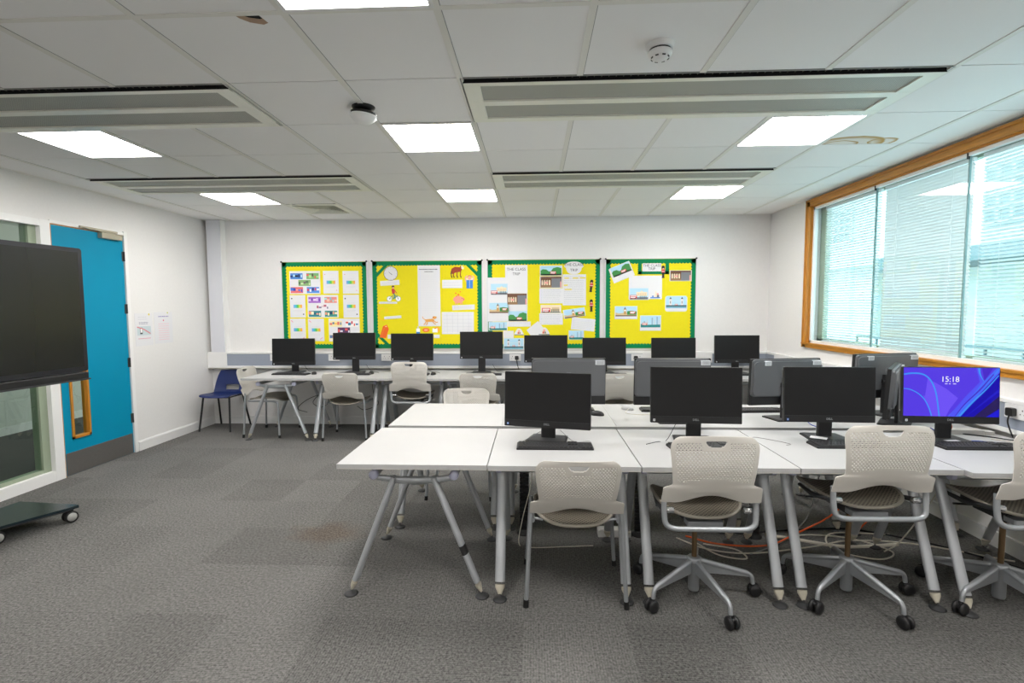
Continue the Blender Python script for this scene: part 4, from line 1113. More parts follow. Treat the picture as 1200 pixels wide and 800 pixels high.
def pic(kind, w_, h_):
    """a small printed scene as flat ink shapes"""
    b = MB(); X, Z = w_/2, h_/2
    if kind == 'park':
        rect(b, -X, -Z, X, Z, SKY); poly(b, [(-X, -Z), (-X, 0), (-X*.8, Z*.3), (-X*.45, Z*.25), (-X*.2, -Z*.2), (0, -Z*.1), (X*.2, Z*.5), (X*.6, Z*.75), (X, Z*.5), (X, -Z)], GRN, 2); rect(b, -X, -Z, X, -Z*.75, GRY, 2); bus(b, X*.2, -Z*.75, w_*.14)
    elif kind == 'museum':
        rect(b, -X, -Z, X, Z, BRN); rect(b, X*.05, -Z, X*.95, Z*.7, GRY, 2)
        for k in range(4): rect(b, -X*.9+k*X*.23, -Z*.55, -X*.75+k*X*.23, Z*.25, CRM, 2); disc(b, -X*.825+k*X*.23, Z*.25, X*.075, CRM, 2, 10)
        rect(b, -X, -Z, X*.05, -Z*.6, pm((150, 116, 80)), 3); rect(b, -X*.6, -Z*.3, -X*.3, Z*.05, PINK, 3); rect(b, X*.86, -Z, X*.98, Z*.1, PINK, 3)
    elif kind == 'palace':
        rect(b, -X, -Z, X, Z, SKY); rect(b, -X*.3, -Z*.4, X*.9, Z*.35, CRM, 2); poly(b, [(X*.1, Z*.35), (X*.5, Z*.35), (X*.3, Z*.6)], CRM, 2); rect(b, -X, -Z, X, -Z*.6, GRY, 2)
        for k in range(7): rect(b, -X*.2+k*X*.15, -Z*.3, -X*.13+k*X*.15, Z*.15, TAN, 3)
        bus(b, -X*.6, -Z*.8, w_*.19)
        for k in range(5): rect(b, X*.1+k*X*.16, -Z*.9, X*.16+k*X*.16, -Z*.35, DKG, 3)
    elif kind == 'tower':
        rect(b, -X, -Z, X, Z, SKY); poly(b, [(-X, -Z), (-X, -Z*.2), (-X*.7, -Z*.4), (-X*.3, -Z*.3), (X, -Z*.3), (X, -Z)], TAN, 2); rect(b, -X*.22, -Z*.6, X*.02, Z*.45, pm((206, 160, 96)), 3)
        poly(b, [(-X*.22, Z*.45), (X*.02, Z*.45), (-X*.1, Z*.95)], GRY, 3); disc(b, -X*.1, Z*.2, X*.08, WHT, 4, 10); poly(b, [(X*.1, -Z*.7), (X*.1, Z*.05), (X*.5, Z*.15), (X, 0), (X, -Z*.7)], GRN, 3); bus(b, X*.62, -Z*.5, w_*.13, 4); rect(b, -X, -Z, X, -Z*.78, BRN, 4)
    elif kind == 'bridge':
        rect(b, -X, -Z, X, Z, SKY)
        for s in (-1, 1):
            rect(b, s*X*.56-X*.12, -Z*.6, s*X*.56+X*.12, Z*.55, pm((224, 218, 222)), 2); poly(b, [(s*X*.56-X*.12, Z*.55), (s*X*.56+X*.12, Z*.55), (s*X*.56, Z*.9)], DKG, 3); rect(b, s*X*.56-X*.03, -Z*.2, s*X*.56+X*.03, Z*.2, DKG, 3)
        rect(b, -X*.6, Z*.15, X*.6, Z*.25, pm((200, 220, 230)), 2); rect(b, -X, -Z*.72, X, -Z*.5, DKG, 4); bus(b, 0, -Z*.5, w_*.07, 4); rect(b, -X, -Z, X, -Z*.72, pm((120, 180, 200)), 3)
    elif kind == 'skyline':
        rect(b, -X, -Z, X, Z, SKY)
        for k, (a, hh) in enumerate(((-.7, .1), (-.4, .35), (.1, .7), (.35, .4), (.6, .85), (.8, .3))): rect(b, X*a, -Z*.6, X*(a+.14), Z*hh, pm((196, 204, 214)) if k % 2 else pm((150, 176, 200)), 2)
        poly(b, [(-X, -Z), (-X, -Z*.4), (-X*.4, -Z*.55), (X, -Z*.5), (X, -Z)], TEA, 3); bus(b, -X*.6, -Z*.6, w_*.13, 4)
    elif kind == 'bus':
        rect(b, -X, -Z, X, Z, CRM); bus(b, -X*.5, -Z*.8, w_*.22); rect(b, X*.1, -Z*.5, X*.9, Z*.4, TAN, 2)
        for k in range(6): rect(b, X*.05+k*X*.15, -Z*.95, X*.12+k*X*.15, -Z*.1, DKG, 4)
        rect(b, -X, -Z, X, -Z*.75, GRY, 2)
    elif kind == 'figure':
        poly(b, [(-X*.5, -Z*.9), (-X*.35, Z*.2), (0, Z*.95), (X*.3, Z*.2), (X*.55, -Z*.9)], CRM); disc(b, 0, Z*.2, X*.22, PINK, 2); rect(b, -X*.3, -Z*.6, -X*.02, -Z*.1, RED, 2); rect(b, X*.05, -Z*.6, X*.3, -Z*.1, GRY, 2); rect(b, -X, -Z, X, -Z*.8, DKG, 2)
    elif kind == 'pair':
        poly(b, [(-X*.1, -Z), (-X*.05, Z*.6), (X*.12, Z*.9), (X*.25, Z*.5), (X*.3, -Z)], CRM); disc(b, X*.45, Z*.1, X*.2, PINK, 2, 12); rect(b, -X*.9, -Z*.9, X*.9, -Z*.65, BLU, 2); rect(b, X*.3, -Z*.7, X*.7, -Z*.1, GRY, 2); rect(b, -X*.6, -Z*.6, -X*.3, -Z*.3, BLU, 3)
    return b
def note(b, x, z, w_, h_, pal):
    rect(b, x-w_/2, z-h_/2, x+w_/2, z+h_/2, pal[0]); 
    rr = random.Random(int((x+9)*1000+z*77))
    for k in range(5):
        cw = w_*rr.uniform(.1, .24); cx_ = x-w_/2+w_*(k+.5)/5; cz_ = z+h_*rr.uniform(-.2, .2); hh = h_*rr.uniform(.2, .55)/2
        rect(b, cx_-cw/2, max(cz_-hh, z-h_/2), cx_+cw/2, min(cz_+hh, z+h_/2), pal[1+k % (len(pal)-1)], 2)
def scribble(b, x0, z0, x1, z1, rows, m=INKL, t_=.0035, seed=1):
    rr = random.Random(seed)
    for r in range(rows):
        z = z1-(z1-z0)*(r+.5)/rows; x = x0
        end = x1-(x1-x0)*rr.uniform(0, .12)
        while x < end:
            L = rr.uniform(.010, .028); rect(b, x, z-t_/2, min(x+L, end), z+t_/2, m, 2); x += L+.006
COUNT = {}
def sheet(name, label, cat, group, x, z, w_, h_, rot, kind, lay):
    y = BF-.0012-lay*.0016
    def place(o): o.location = (x, y, z); o.rotation_euler = (0, -R(rot), 0); return tag(o, label, cat, group)
    if kind.startswith('p_'):
        k = {'p_park': 'park', 'p_museum': 'museum', 'p_palace': 'palace', 'p_tower': 'tower', 'p_bridge': 'bridge', 'p_skyline': 'skyline', 'p_bus': 'bus', 'p_fig': 'figure', 'p_figs': 'pair'}[kind]
        rounded = (kind == 'p_bridge' and x > 1)
        t = bpy.data.objects.new(name, None); C.objects.link(t); place(t)
        m_ = .93 if k not in ('figure', 'pair') else .97
        strip_ = .18 if x > .95 and k in ('tower', 'skyline', 'bridge') else 0
        pb = obj('paper', base(w_, h_, PAPER, .03 if rounded else 0) if k not in ('figure', 'pair') else figure_card(w_, h_), t)
        obj('picture', pic(k, w_*m_, h_*(m_-strip_)), t, (0, -.0002, h_*strip_/2))
        return t
    b = None
    if kind[:5] in ('white', 'capti') or kind in ('cap6', 'cap7'):
        o = obj(name, base(w_, h_), None); b2 = MB()
        if kind in ('white6', 'white3'): scribble(b2, -w_*.44, -h_*.4, w_*.44, h_*.4, max(1, int(h_/.022)), INKL, .0022, int(x*100)+5)
        elif kind[:5] == 'capti': scribble(b2, -w_*.42, -h_*.3, w_*.42, h_*.3, 2 if h_ > .05 else 1, INKL, .003, int(x*100)+50)
        place(o)
        if b2.v: obj('writing', b2, o)
        return o
    if kind.startswith('card'):
        t = obj(name, base(w_, h_), None); place(t); b = MB()
        for k, cc in enumerate(((110, 170, 225), (70, 190, 190), (90, 200, 90), (200, 215, 70), (245, 170, 70))):
            rect(b, -.058+k*.0232, -.022, -.058+(k+1)*.0232, .022, pm(cc))
        mk = {'card_red': (225, 110, 110), 'card_red2': (225, 110, 110), 'card_black': (20, 20, 20), 'card_black2': (20, 20, 20)}.get(kind, (235, 130, 160))
        if 'pink' in kind: line(b, [(-.09, .125), (-.065, .10)], .008, pm(mk)); line(b, [(.05, -.125), (.085, -.10)], .008, pm(mk))
        else:
            s = .011 if 'black' in kind else .006
            disc(b, -.078, .102, s, pm(mk), 1, 4 if 'black' in kind else 8); disc(b, .075, -.105, s, pm(mk), 1, 4 if 'black' in kind else 8)
        scribble(b, -.05, .035, .05, .05, 1, INKL, .002, 3); scribble(b, -.06, -.075, .06, -.045, 2, INKL, .002, 4)
        obj('print', b, t); return t
    if kind.startswith('notes'):
        t = obj(name, base(w_, h_), None); place(t)
        P = {'notes_a': [((70, 130, 205), (30, 60, 120), (180, 220, 240), (20, 22, 28)), ((120, 175, 110), (225, 90, 90), (170, 215, 140), (90, 80, 70)), ((130, 170, 110), (80, 110, 80), (200, 220, 170), (110, 90, 100)), ((230, 110, 110), (70, 120, 215), (40, 80, 180), (240, 180, 180)), ((80, 140, 220), (220, 80, 90), (235, 235, 240), (60, 30, 110))],
             'notes_b': [((165, 105, 200), (220, 190, 235), (110, 60, 170), (240, 220, 240)), ((225, 140, 130), (150, 215, 215), (240, 190, 170), (130, 190, 200)), ((232, 226, 230), (180, 100, 120), (120, 120, 150), (220, 200, 200)), ((40, 130, 140), (235, 150, 130), (245, 230, 200), (24, 60, 110)), ((50, 140, 130), (240, 150, 120), (235, 225, 190), (26, 50, 100))],
             'notes_c': [((240, 226, 170), (225, 120, 110), (90, 130, 160), (245, 200, 90)), ((240, 238, 235), (225, 80, 60), (60, 130, 170), (200, 60, 80)), ((90, 50, 90), (225, 90, 90), (230, 230, 240), (70, 70, 120)), ((240, 230, 200), (90, 120, 160), (225, 120, 110), (200, 160, 120)), ((230, 220, 230), (80, 60, 130), (220, 120, 120), (70, 150, 150))]}[kind]
        for (px, pz), pal in zip(((-.11, .083), (.105, .083), (-.005, -.005), (-.11, -.098), (.105, -.098)), P):
            b = MB(); note(b, px, pz, .165 if px else .165, .078, [pm(c_) for c_ in pal]); obj('picture', b, t)
        return t
    if kind.startswith('title'):
        if kind == 'title2': bb = MB(); bb.prism([(w_*.5*math.copysign(abs(cos(a))**.8, cos(a))*(1 if sin(a) > .1 else .78), h_*.5*sin(a)) for a in [2*pi*k/28 for k in range(28)]], -.0009, 0, PAPER, lambda a, c_, d_: (a, d_, c_))
        else: bb = base(w_, h_)
        t = obj(name, bb, None); place(t)
        z1_, z2_ = {'title1': (.125, .065), 'title2': (.040, -.030), 'title3': (.022, -.020)}[kind]
        obj('title', text_mesh('THE CLASS', .050 if kind != 'title3' else .046, INK, extrude=.0002), t, (0, -.0016, z1_)); obj('title', text_mesh('TRIP', .050 if kind != 'title3' else .046, INK, extrude=.0002), t, (0, -.0016, z2_))
        return t
    if kind.startswith('text'):
        t = obj(name, base(w_, h_), None); place(t); b = MB()
        scribble(b, -w_*.45, -h_*.46, w_*.45, h_*.46, {'text1': 7, 'text2': 15, 'text3': 5}[kind], pm((150, 154, 166)), .0028, int(w_*100))
        obj('writing', b, t)
        if kind == 'text2':
            hl = pm((240, 220, 60))
            for x0_, z_, L_ in ((-.13, .15, .06), (-.02, .15, .07), (.07, .152, .07), (-.135, .060, .05), (-.125, .005, .09)): b = MB(); rect(b, x0_, z_-.008, x0_+L_, z_+.008, hl, 1); obj('highlighter_mark', b, t)
        return t
    # cut-outs and drawings
    X, Z = w_/2, h_/2
    t = bpy.data.objects.new(name, None); C.objects.link(t); place(t); b = MB()
    if kind == 'clock':
        obj('face', MB().prism([(X*cos(2*pi*k/32), X*sin(2*pi*k/32)) for k in range(32)], -.001, 0, PAPER, lambda a, c_, d_: (a, d_, c_)), t)
        for k in range(32): line(b, [(X*cos(2*pi*k/32), X*sin(2*pi*k/32)), (X*cos(2*pi*(k+1)/32), X*sin(2*pi*(k+1)/32))], .005, BLK)
        for k in range(12): a = pi/6*k; line(b, [(X*.80*cos(a), X*.80*sin(a)), (X*.90*cos(a), X*.90*sin(a))], .004, GRY)
        line(b, [(-.025, .018), (.02, -.02)], .004, BLK); line(b, [(0, 0), (.008, -.012)], .005, BLK); obj('markings', b, t)
    elif kind == 'bicycle':
        for s in (-1, 1):
            o = MB(); disc(o, s*.058, -Z+.035, .034, WHT, 1, 20)
            for k in range(20): line(o, [(s*.058+.034*cos(2*pi*k/20), -Z+.035+.034*sin(2*pi*k/20)), (s*.058+.034*cos(2*pi*(k+1)/20), -Z+.035+.034*sin(2*pi*(k+1)/20))], .004, GRY, 2)
            disc(o, s*.058, -Z+.035, .006, BLK, 3, 8); obj('wheel', o, t)
        line(b, [(-.058, -Z+.035), (-.02, -.03), (.045, -.035), (.0, -Z+.035), (-.02, -.03)], .006, TEA); line(b, [(.058, -Z+.035), (.045, -.035), (.04, -.015)], .006, TEA); line(b, [(-.058, -Z+.035), (0, -Z+.035)], .005, TEA); obj('bicycle_frame', b, t)
        b = MB(); poly(b, [(-.03, .06), (.01, .06), (.018, .0), (-.02, -.005)], RED, 3); disc(b, -.008, .085, .018, BLK, 3); disc(b, -.006, .074, .012, PINK, 4, 10); line(b, [(-.005, 0), (.02, -.03), (.0, -.07)], .014, TEA, 3); line(b, [(.01, .045), (.042, .0)], .01, RED, 3); obj('rider', b, t)
    elif kind == 'faint':
        oc = pm((246, 196, 30))
        for a0 in range(0, 9): line(b, [(.07*cos(pi/2+a0*.38), .01+.085*sin(pi/2+a0*.38)), (.07*cos(pi/2+(a0+1)*.38), .01+.085*sin(pi/2+(a0+1)*.38))], .008, oc, 1)
        for k in range(9): a = pi/2+k*.38; line(b, [(.05*cos(a), .01+.06*sin(a)), (.062*cos(a), .01+.075*sin(a))], .006, oc, 1)
        line(b, [(.02, .05), (.04, .08), (.06, .05), (.03, .03), (.02, .05)], .005, oc, 1); obj('drawing', b, t)
    elif kind == 'tag':
        poly(b, [(-X*.8, -Z), (X*.7, -Z*.92), (X*.95, Z*.45), (X*.3, Z), (-X*.5, Z*.7)], pm((238, 104, 24))); disc(b, X*.2, Z*.72, .008, CRM, 2, 10); line(b, [(-X*.4, -Z*.6), (-X*.1, Z*.5)], .01, ORG, 2); obj('cutout', b, t)
    elif kind == 'tall':
        pp = obj('paper', base(w_, h_), t); scribble(b, -.125, .335, .125, .352, 1, INK, .009, 3); scribble(b, -.055, .305, .06, .322, 1, INK, .009, 4); obj('title', b, t)
        b = MB(); scribble(b, -.125, -.20, .125, .27, 20, pm((214, 216, 222)), .003, 9); obj('writing', b, t)
    elif kind == 'fox':
        fx = pm((158, 62, 34)); poly(b, [(-.09, -.02), (-.075, .04), (-.03, .065), (.03, .058), (.07, .068), (.062, .025), (.04, -.002), (-.02, -.01), (-.06, -.03)], fx); poly(b, [(.05, .07), (.06, .085), (.072, .07), (.092, .045), (.075, .03), (.055, .035)], CRM, 2)
        for xx in (-.075, -.045, .0, .045): line(b, [(xx, .01), (xx-.006, -.045), (xx+.004, -.075)], .012, fx if xx > -.07 else BLK, 2); line(b, [(xx-.004, -.05), (xx+.004, -.078)], .012, BLK, 3)
        poly(b, [(-.09, -.02), (-.075, .02), (-.07, -.02), (-.082, -.06)], BRN, 3); poly(b, [(.045, .08), (.03, .06), (.05, .062)], BLK, 3); obj('cutout', b, t)
    elif kind == 'man':
        disc(b, 0, .045, .024, PINK, 2); disc(b, 0, .062, .022, pm((224, 140, 90)), 1); poly(b, [(-.05, .03), (-.03, .01), (.03, .01), (.055, .03), (.045, .045), (-.045, .045)], CRM, 1); rect(b, -.042, -.09, .042, .018, BLU, 3); line(b, [(-.045, .0), (-.058, .05), (-.03, .075)], .014, PINK, 2); line(b, [(.045, .0), (.058, .05), (.03, .075)], .014, PINK, 2); line(b, [(0, .018), (0, -.085)], .003, WHT, 4); obj('cutout', b, t)
    elif kind == 'pig':
        pk = pm((244, 160, 140)); poly(b, [(.07*cos(2*pi*k/22), -.025+.045*sin(2*pi*k/22)) for k in range(22)], pk); poly(b, [(.06, -.005), (.078, -.01), (.078, -.035), (.06, -.04)], pm((228, 120, 110)), 2); disc(b, .045, -.01, .005, BLK, 3, 8)
        for xx in (-.045, -.02, .02, .04): rect(b, xx, -.088, xx+.012, -.055, pk, 2)
        disc(b, .0, .035, .014, ORG, 2, 12); disc(b, -.035, .055, .010, ORG, 2, 12); disc(b, .025, .075, .008, ORG, 2, 12); poly(b, [(-.04, .01), (-.02, .03), (-.01, .012)], pm((228, 120, 110)), 2); obj('cutout', b, t)
    elif kind == 'grid':
        obj('paper', base(w_, h_), t)
        for k in range(1, 6): line(b, [(-X*.9, -Z+h_*k/6), (X*.9, -Z+h_*k/6)], .0022, INKL); line(b, [(-X+w_*k/6, -Z*.9), (-X+w_*k/6, Z*.9)], .0022, INKL)
        obj('table', b, t)
    elif kind == 'dog':
        dg_ = pm((226, 164, 84)); poly(b, [(-.07, .012), (.04, .022), (.058, .0), (.04, -.018), (-.03, -.02), (-.06, -.012)], dg_); poly(b, [(.03, .03), (.05, .056), (.085, .05), (.088, .032), (.062, .015)], dg_, 2); poly(b, [(.04, .055), (.03, .03), (.05, .035)], pm((190, 100, 50)), 3)
        line(b, [(-.065, .008), (-.09, .025), (-.10, .05)], .008, dg_, 2)
        for P_ in ([(.045, -.005), (.085, -.03), (.10, -.02)], [(.03, -.01), (.06, -.045), (.075, -.05)], [(-.05, -.01), (-.07, -.045), (-.085, -.055)], [(-.045, -.01), (-.035, -.045), (-.055, -.058)]): line(b, P_, .011, dg_, 2)
        obj('cutout', b, t)
    elif kind == 'brush': poly(b, [(X*cos(2*pi*k/18), Z*.8*sin(2*pi*k/18)) for k in range(18)], ORG); poly(b, [(X*.5*cos(2*pi*k/12), Z*.3*sin(2*pi*k/12)) for k in range(12)], PINK, 2); obj('cutout', b, t)
    elif kind == 'mug': rect(b, -X*.9, -Z*.7, X*.2, Z*.5, WHT, 2); poly(b, [(X*.1+X*.6*cos(2*pi*k/16), Z*.1+Z*.8*sin(2*pi*k/16)) for k in range(16)], pm((250, 180, 60))); disc(b, -X*.3, Z*.5, X*.25, ORG, 3, 12, .4); obj('cutout', b, t)
    elif kind == 'bottle': rect(b, -X*.8, -Z, X*.8, Z*.4, WHT); rect(b, -X*.3, Z*.4, X*.3, Z, pm((200, 206, 215))); rect(b, -X*.8, -Z, X*.8, -Z*.5, BLU, 2); obj('cutout', b, t)
    elif kind == 'guard':
        poly(b, [(-.020, .03), (.020, .03), (.024, -.01), (-.022, -.012)], RED, 2); poly(b, [(-.018, .035), (-.022, .06), (-.012, .077), (.010, .077), (.020, .06), (.016, .035)], BLK, 3); disc(b, 0, .038, .010, PINK, 4, 10)
        rect(b, -.014, -.070, -.001, -.010, BLK, 2); rect(b, .001, -.070, .014, -.010, BLK, 2); rect(b, -.018, -.078, .018, -.070, BLK, 2); line(b, [(-.02, .005), (.022, .005)], .005, WHT, 3); line(b, [(.022, -.02), (.022, .03)], .004, GRY, 3)
        obj('cutout', b, t)
    return t
def figure_card(w_, h_):
    b = MB(); X, Z = w_/2, h_/2; b.prism([(-X, -Z), (X, -Z), (X*.9, -Z*.4), (X*.55, Z*.5), (X*.2, Z), (-X*.3, Z), (-X*.6, Z*.4), (-X, -Z*.5)], -.0009, 0, PAPER, lambda a, c_, d_: (a, d_, c_)); return b
GA, GBc, GC = 'cards on the noticeboard nearest the blue chair', 'pictures and captions on the noticeboard with the clock', 'sheets on the crowded noticeboard'
GD = 'sheets on the sparse noticeboard'
PAPERS = [
 ('notes_a', -3.008, 1.883, .410, .298, 0, 'picture_card', 'wide white card with five banknote-like pictures, blue one at its upper corner', GA),
 ('card_red', -2.661, 1.885, .206, .295, 0, 'printed_card', 'white card with a rainbow bar and red marks, top row middle', GA),
 ('card_red2', -2.397, 1.882, .212, .295, 0, 'printed_card', 'white card with a rainbow bar and red marks, end of the top row', GA),
 ('card_black', -3.114, 1.572, .208, .294, 0, 'printed_card', 'white card with a rainbow bar and black marks at the start of the second row', GA),
 ('notes_b', -2.776, 1.571, .413, .293, 0, 'picture_card', 'wide white card with five pictures, a purple one among them', GA),
 ('card_black2', -2.399, 1.569, .209, .300, 0, 'printed_card', 'white card with a rainbow bar and black marks at the end of the second row', GA),
 ('card_pink', -3.120, 1.263, .207, .292, 0, 'printed_card', 'white card with a rainbow bar and pink marks, at the edge of the bottom row', GA),
 ('card_pink2', -2.877, 1.260, .214, .295, 0, 'printed_card', 'white card with a rainbow bar and pink marks, second in the bottom row', GA),
 ('notes_c', -2.500, 1.258, .413, .299, 0, 'picture_card', 'wide white card half hidden by a monitor, lowest on the first noticeboard', GA),
 ('clock', -1.866, 1.994, .180, .175, 0, 'clock_drawing', 'round white clock drawing in the corner of the noticeboard', GBc),
 ('caption1', -1.880, 1.871, .255, .064, 3, 'caption_strip', 'white caption strip under the clock drawing', GBc),
 ('bicycle', -1.831, 1.734, .186, .210, 0, 'cyclist_cutout', 'cut-out of a cyclist in red on a bicycle', GBc),
 ('caption2', -1.909, 1.613, .240, .026, 0, 'caption_strip', 'thin white caption strip under the cyclist', GBc),
 ('faint', -1.971, 1.457, .162, .200, 0, 'outline_drawing', 'faint orange outline drawing below the cyclist', GBc),
 ('caption3', -1.849, 1.422, .227, .035, 4, 'caption_strip', 'tilted white caption strip over the orange outline drawing', GBc),
 ('tag', -1.967, 1.240, .114, .185, -12, 'orange_tag', 'orange paper tag leaning near the lower green corner', GBc),
 ('tall', -1.366, 1.699, .293, .789, 0, 'tall_sheet', 'tall white sheet with two dark title lines', GBc),
 ('fox', -.993, 2.009, .186, .162, 0, 'fox_cutout', 'brown and white fox cut-out near the top corner', GBc),
 ('caption4', -1.062, 1.852, .265, .106, 0, 'caption_strip', 'white caption card under the fox', GBc),
 ('man', -.834, 1.883, .119, .192, 0, 'reader_cutout', 'cut-out of a person in blue beside the fox caption', GBc),
 ('pig', -.982, 1.676, .157, .182, 0, 'piggy_bank_cutout', 'pink piggy bank cut-out with coins above it', GBc),
 ('caption5', -.918, 1.548, .293, .064, 2, 'caption_strip', 'white caption strip under the piggy bank', GBc),
 ('grid', -.994, 1.345, .420, .287, 0, 'ruled_sheet', 'wide white ruled sheet under the piggy bank caption', GBc),
 ('dog', -1.357, 1.381, .210, .123, 0, 'dog_cutout', 'tan running dog cut-out at the foot of the tall sheet', GBc),
 ('brush', -1.415, 1.255, .097, .072, 0, 'orange_cutout', 'oval orange cut-out under the running dog', GBc),
 ('mug', -1.274, 1.255, .121, .088, 0, 'mug_cutout', 'white mug cut-out on an orange round below the dog', GBc),
 ('bottle', -1.518, 1.256, .061, .096, 0, 'bottle_cutout', 'small white and blue bottle cut-out', GBc),
 ('cap6', -1.897, 1.170, .052, .052, 0, 'paper_scrap', 'small white scrap beside the orange tag', GBc),
 ('cap7', -1.274, 1.172, .076, .045, 0, 'paper_scrap', 'small white scrap below the mug cut-out', GBc),
 ('white1', -.462, 1.646, .284, .567, 0, 'backing_sheet', 'tall white sheet behind the palace and clock tower pictures', GC),
 ('p_palace', -.452, 1.779, .230, .150, 0, 'palace_picture', 'picture of a palace and red bus on the crowded board', GC),
 ('p_tower', -.458, 1.539, .262, .139, 0, 'tower_picture', 'upright picture of a clock tower and river on the crowded board', GC),
 ('title1', -.229, 1.908, .288, .359, 0, 'title_sheet', 'large white sheet titled THE CLASS TRIP', GC),
 ('p_museum', -.221, 1.652, .270, .151, 0, 'museum_picture', 'brown museum picture under the large title sheet', GC),
 ('white2', -.223, 1.537, .274, .080, 0, 'paper_strip', 'blank white strip between the museum and park pictures', GC),
 ('p_park', -.215, 1.433, .255, .135, 0, 'park_picture', 'picture of green trees and red bus above a white strip', GC),
 ('white3', -.197, 1.329, .305, .065, 0, 'paper_strip', 'white written strip below the park picture', GC),
 ('p_skyline', -.469, 1.303, .244, .111, 0, 'skyline_picture', 'skyline picture near the board edge above a monitor', GC),
 ('p_fig', -.196, 1.228, .124, .088, 0, 'figure_cutout', 'small pale figure cut-out below the written strip', GC),
 ('white4', -.334, 1.196, .136, .092, 0, 'paper_scrap', 'small white scrap above the bridge picture', GC),
 ('p_bridge', -.266, 1.073, .268, .150, 0, 'bridge_picture', 'pale blue bridge picture between two monitors', GC),
 ('white5', .029, 1.240, .190, .175, 38, 'angled_sheet', 'blank white sheet turned on its corner', GC),
 ('p_park', .217, 2.014, .288, .129, 0, 'park_picture', 'picture of green trees and red bus at the top of the crowded board', GC),
 ('p_museum', .217, 1.867, .290, .149, 0, 'museum_picture', 'brown museum picture directly under the top park picture', GC),
 ('text1', .219, 1.691, .302, .192, 0, 'written_sheet', 'handwritten sheet under the brown museum picture', GC),
 ('title2', .509, 2.046, .256, .162, 0, 'title_cutout', 'rounded white title cut-out reading THE CLASS TRIP', GC),
 ('text2', .516, 1.766, .297, .395, 0, 'written_sheet', 'long handwritten sheet with yellow highlighting', GC),
 ('p_bus', .215, 1.523, .262, .104, 0, 'bus_picture', 'picture of a red bus beside people', GC),
 ('text3', .218, 1.394, .303, .148, 0, 'written_sheet', 'handwritten sheet under the red bus picture', GC),
 ('p_tower', .516, 1.470, .279, .111, 8, 'tower_picture', 'tilted clock tower picture on the crowded board', GC),
 ('white6', .631, 1.324, .301, .157, -6, 'written_sheet', 'tilted white sheet below the tilted clock tower picture', GC),
 ('guard', .732, 1.816, .061, .155, -6, 'guard_cutout', 'upper red coated guard cut-out on the crowded board', GC),
 ('guard', .734, 1.565, .055, .157, 0, 'guard_cutout', 'lower red coated guard cut-out on the crowded board', GC),
 ('p_skyline', .543, 1.185, .196, .121, 0, 'skyline_picture', 'skyline picture half hidden low on the crowded board', GC),
 ('p_fig', .130, 1.235, .146, .096, 0, 'figure_cutout', 'pale figure cut-out beside the sheet turned on its corner', GC),
 ('white7', 1.117, 1.985, .283, .190, 22, 'backing_sheet', 'tilted white sheet under the tilted park picture', GD),
 ('p_park', 1.107, 2.021, .264, .130, 22, 'park_picture', 'tilted picture of trees and a red bus', GD),
 ('title3', 1.497, 2.045, .236, .102, 0, 'title_sheet', 'small white title reading THE CLASS TRIP framed in green', GD),
 ('guard', 1.639, 1.988, .057, .154, 0, 'guard_cutout', 'guard cut-out beside the green framed title', GD),
 ('p_museum', 1.860, 1.938, .277, .136, 0, 'museum_picture', 'brown museum picture in the corner of the sparse board', GD),
 ('white8', 1.419, 1.792, .420, .298, 0, 'backing_sheet', 'large pale sheet behind a palace picture', GD),
 ('p_palace', 1.338, 1.710, .250, .152, 0, 'palace_picture', 'palace picture on the large pale sheet', GD),
 ('p_figs', 1.545, 1.702, .142, .109, 0, 'figures_cutout', 'small pale figures beside the palace picture', GD),
 ('p_bridge', 1.811, 1.583, .278, .200, 0, 'bridge_picture', 'bridge picture with rounded corners', GD),
 ('p_tower', 1.177, 1.472, .288, .166, 0, 'tower_picture', 'clock tower picture on the sparse board', GD),
 ('p_skyline', 1.490, 1.337, .267, .195, 0, 'skyline_picture', 'skyline picture low on the sparse board', GD),
]
over = {'caption3', 'dog', 'p_palace', 'p_tower', 'p_museum', 'p_park', 'guard', 'p_figs', 'white2', 'text2'}
for kind, x, z, w_, h_, rot, name, lab, grp in PAPERS:
    lay = 0
    if kind in over: lay = 2
    if kind in ('title1', 'title3', 'title2', 'white3', 'p_skyline', 'p_fig', 'white4', 'white8'): lay = 1
    if kind == 'guard' and x > 1: lay = 4
    if kind == 'dog': lay = 3
    sheet(name, lab, 'poster' if 'sheet' in name or 'card' in name else 'picture', grp, x, z, w_, h_, rot, kind, lay)
for x, z in ((-.575, 2.083), (-.50, 2.084), (-.02, 1.83)):
    pass

# posters on the door wall
def wall_poster(y, z, w_, h_, label, fn):
    o = obj('wall_poster', base(w_, h_), None, (XL+.002, y, z), (0, 0, R(90))); tag(o, label, 'poster', 'posters beside the teal door')
    b = MB(); fn(b); obj('print', b, o)
def p1(b):
    scribble(b, -.08, .10, .06, .15, 2, INKL, .004, 2); scribble(b, -.07, .055, .07, .085, 2, pm((120, 120, 150)), .006, 3); rect(b, -.10, -.065, .10, .035, pm((196, 210, 214)))
    rect(b, -.06, -.05, -.025, .02, BLK, 2); line(b, [(-.10, .03), (.0, .0), (.09, -.05)], .012, pm((220, 130, 140)), 3); rect(b, -.055, -.035, -.03, .01, WHT, 3); line(b, [(-.09, -.10), (.09, -.10)], .006, pm((220, 140, 160))); disc(b, .08, .165, .012, pm((226, 206, 60)))
def p2(b):
    scribble(b, -.08, .12, .09, .14, 1, pm((150, 140, 190)), .012, 7); disc(b, .0, .085, .010, pm((220, 110, 130))); disc(b, .07, .172, .010, pm((200, 205, 90)))
    for k in range(8): line(b, [(-.085, .045-k*.026), (.085, .045-k*.026)], .007, pm((232, 200, 208)))
wall_poster(5.445, 1.322, .255, .360, 'white poster with a small photo, the one closer to the teal door', p1)
wall_poster(5.745, 1.330, .290, .360, 'white poster with pink text lines, further from the teal door', p2)

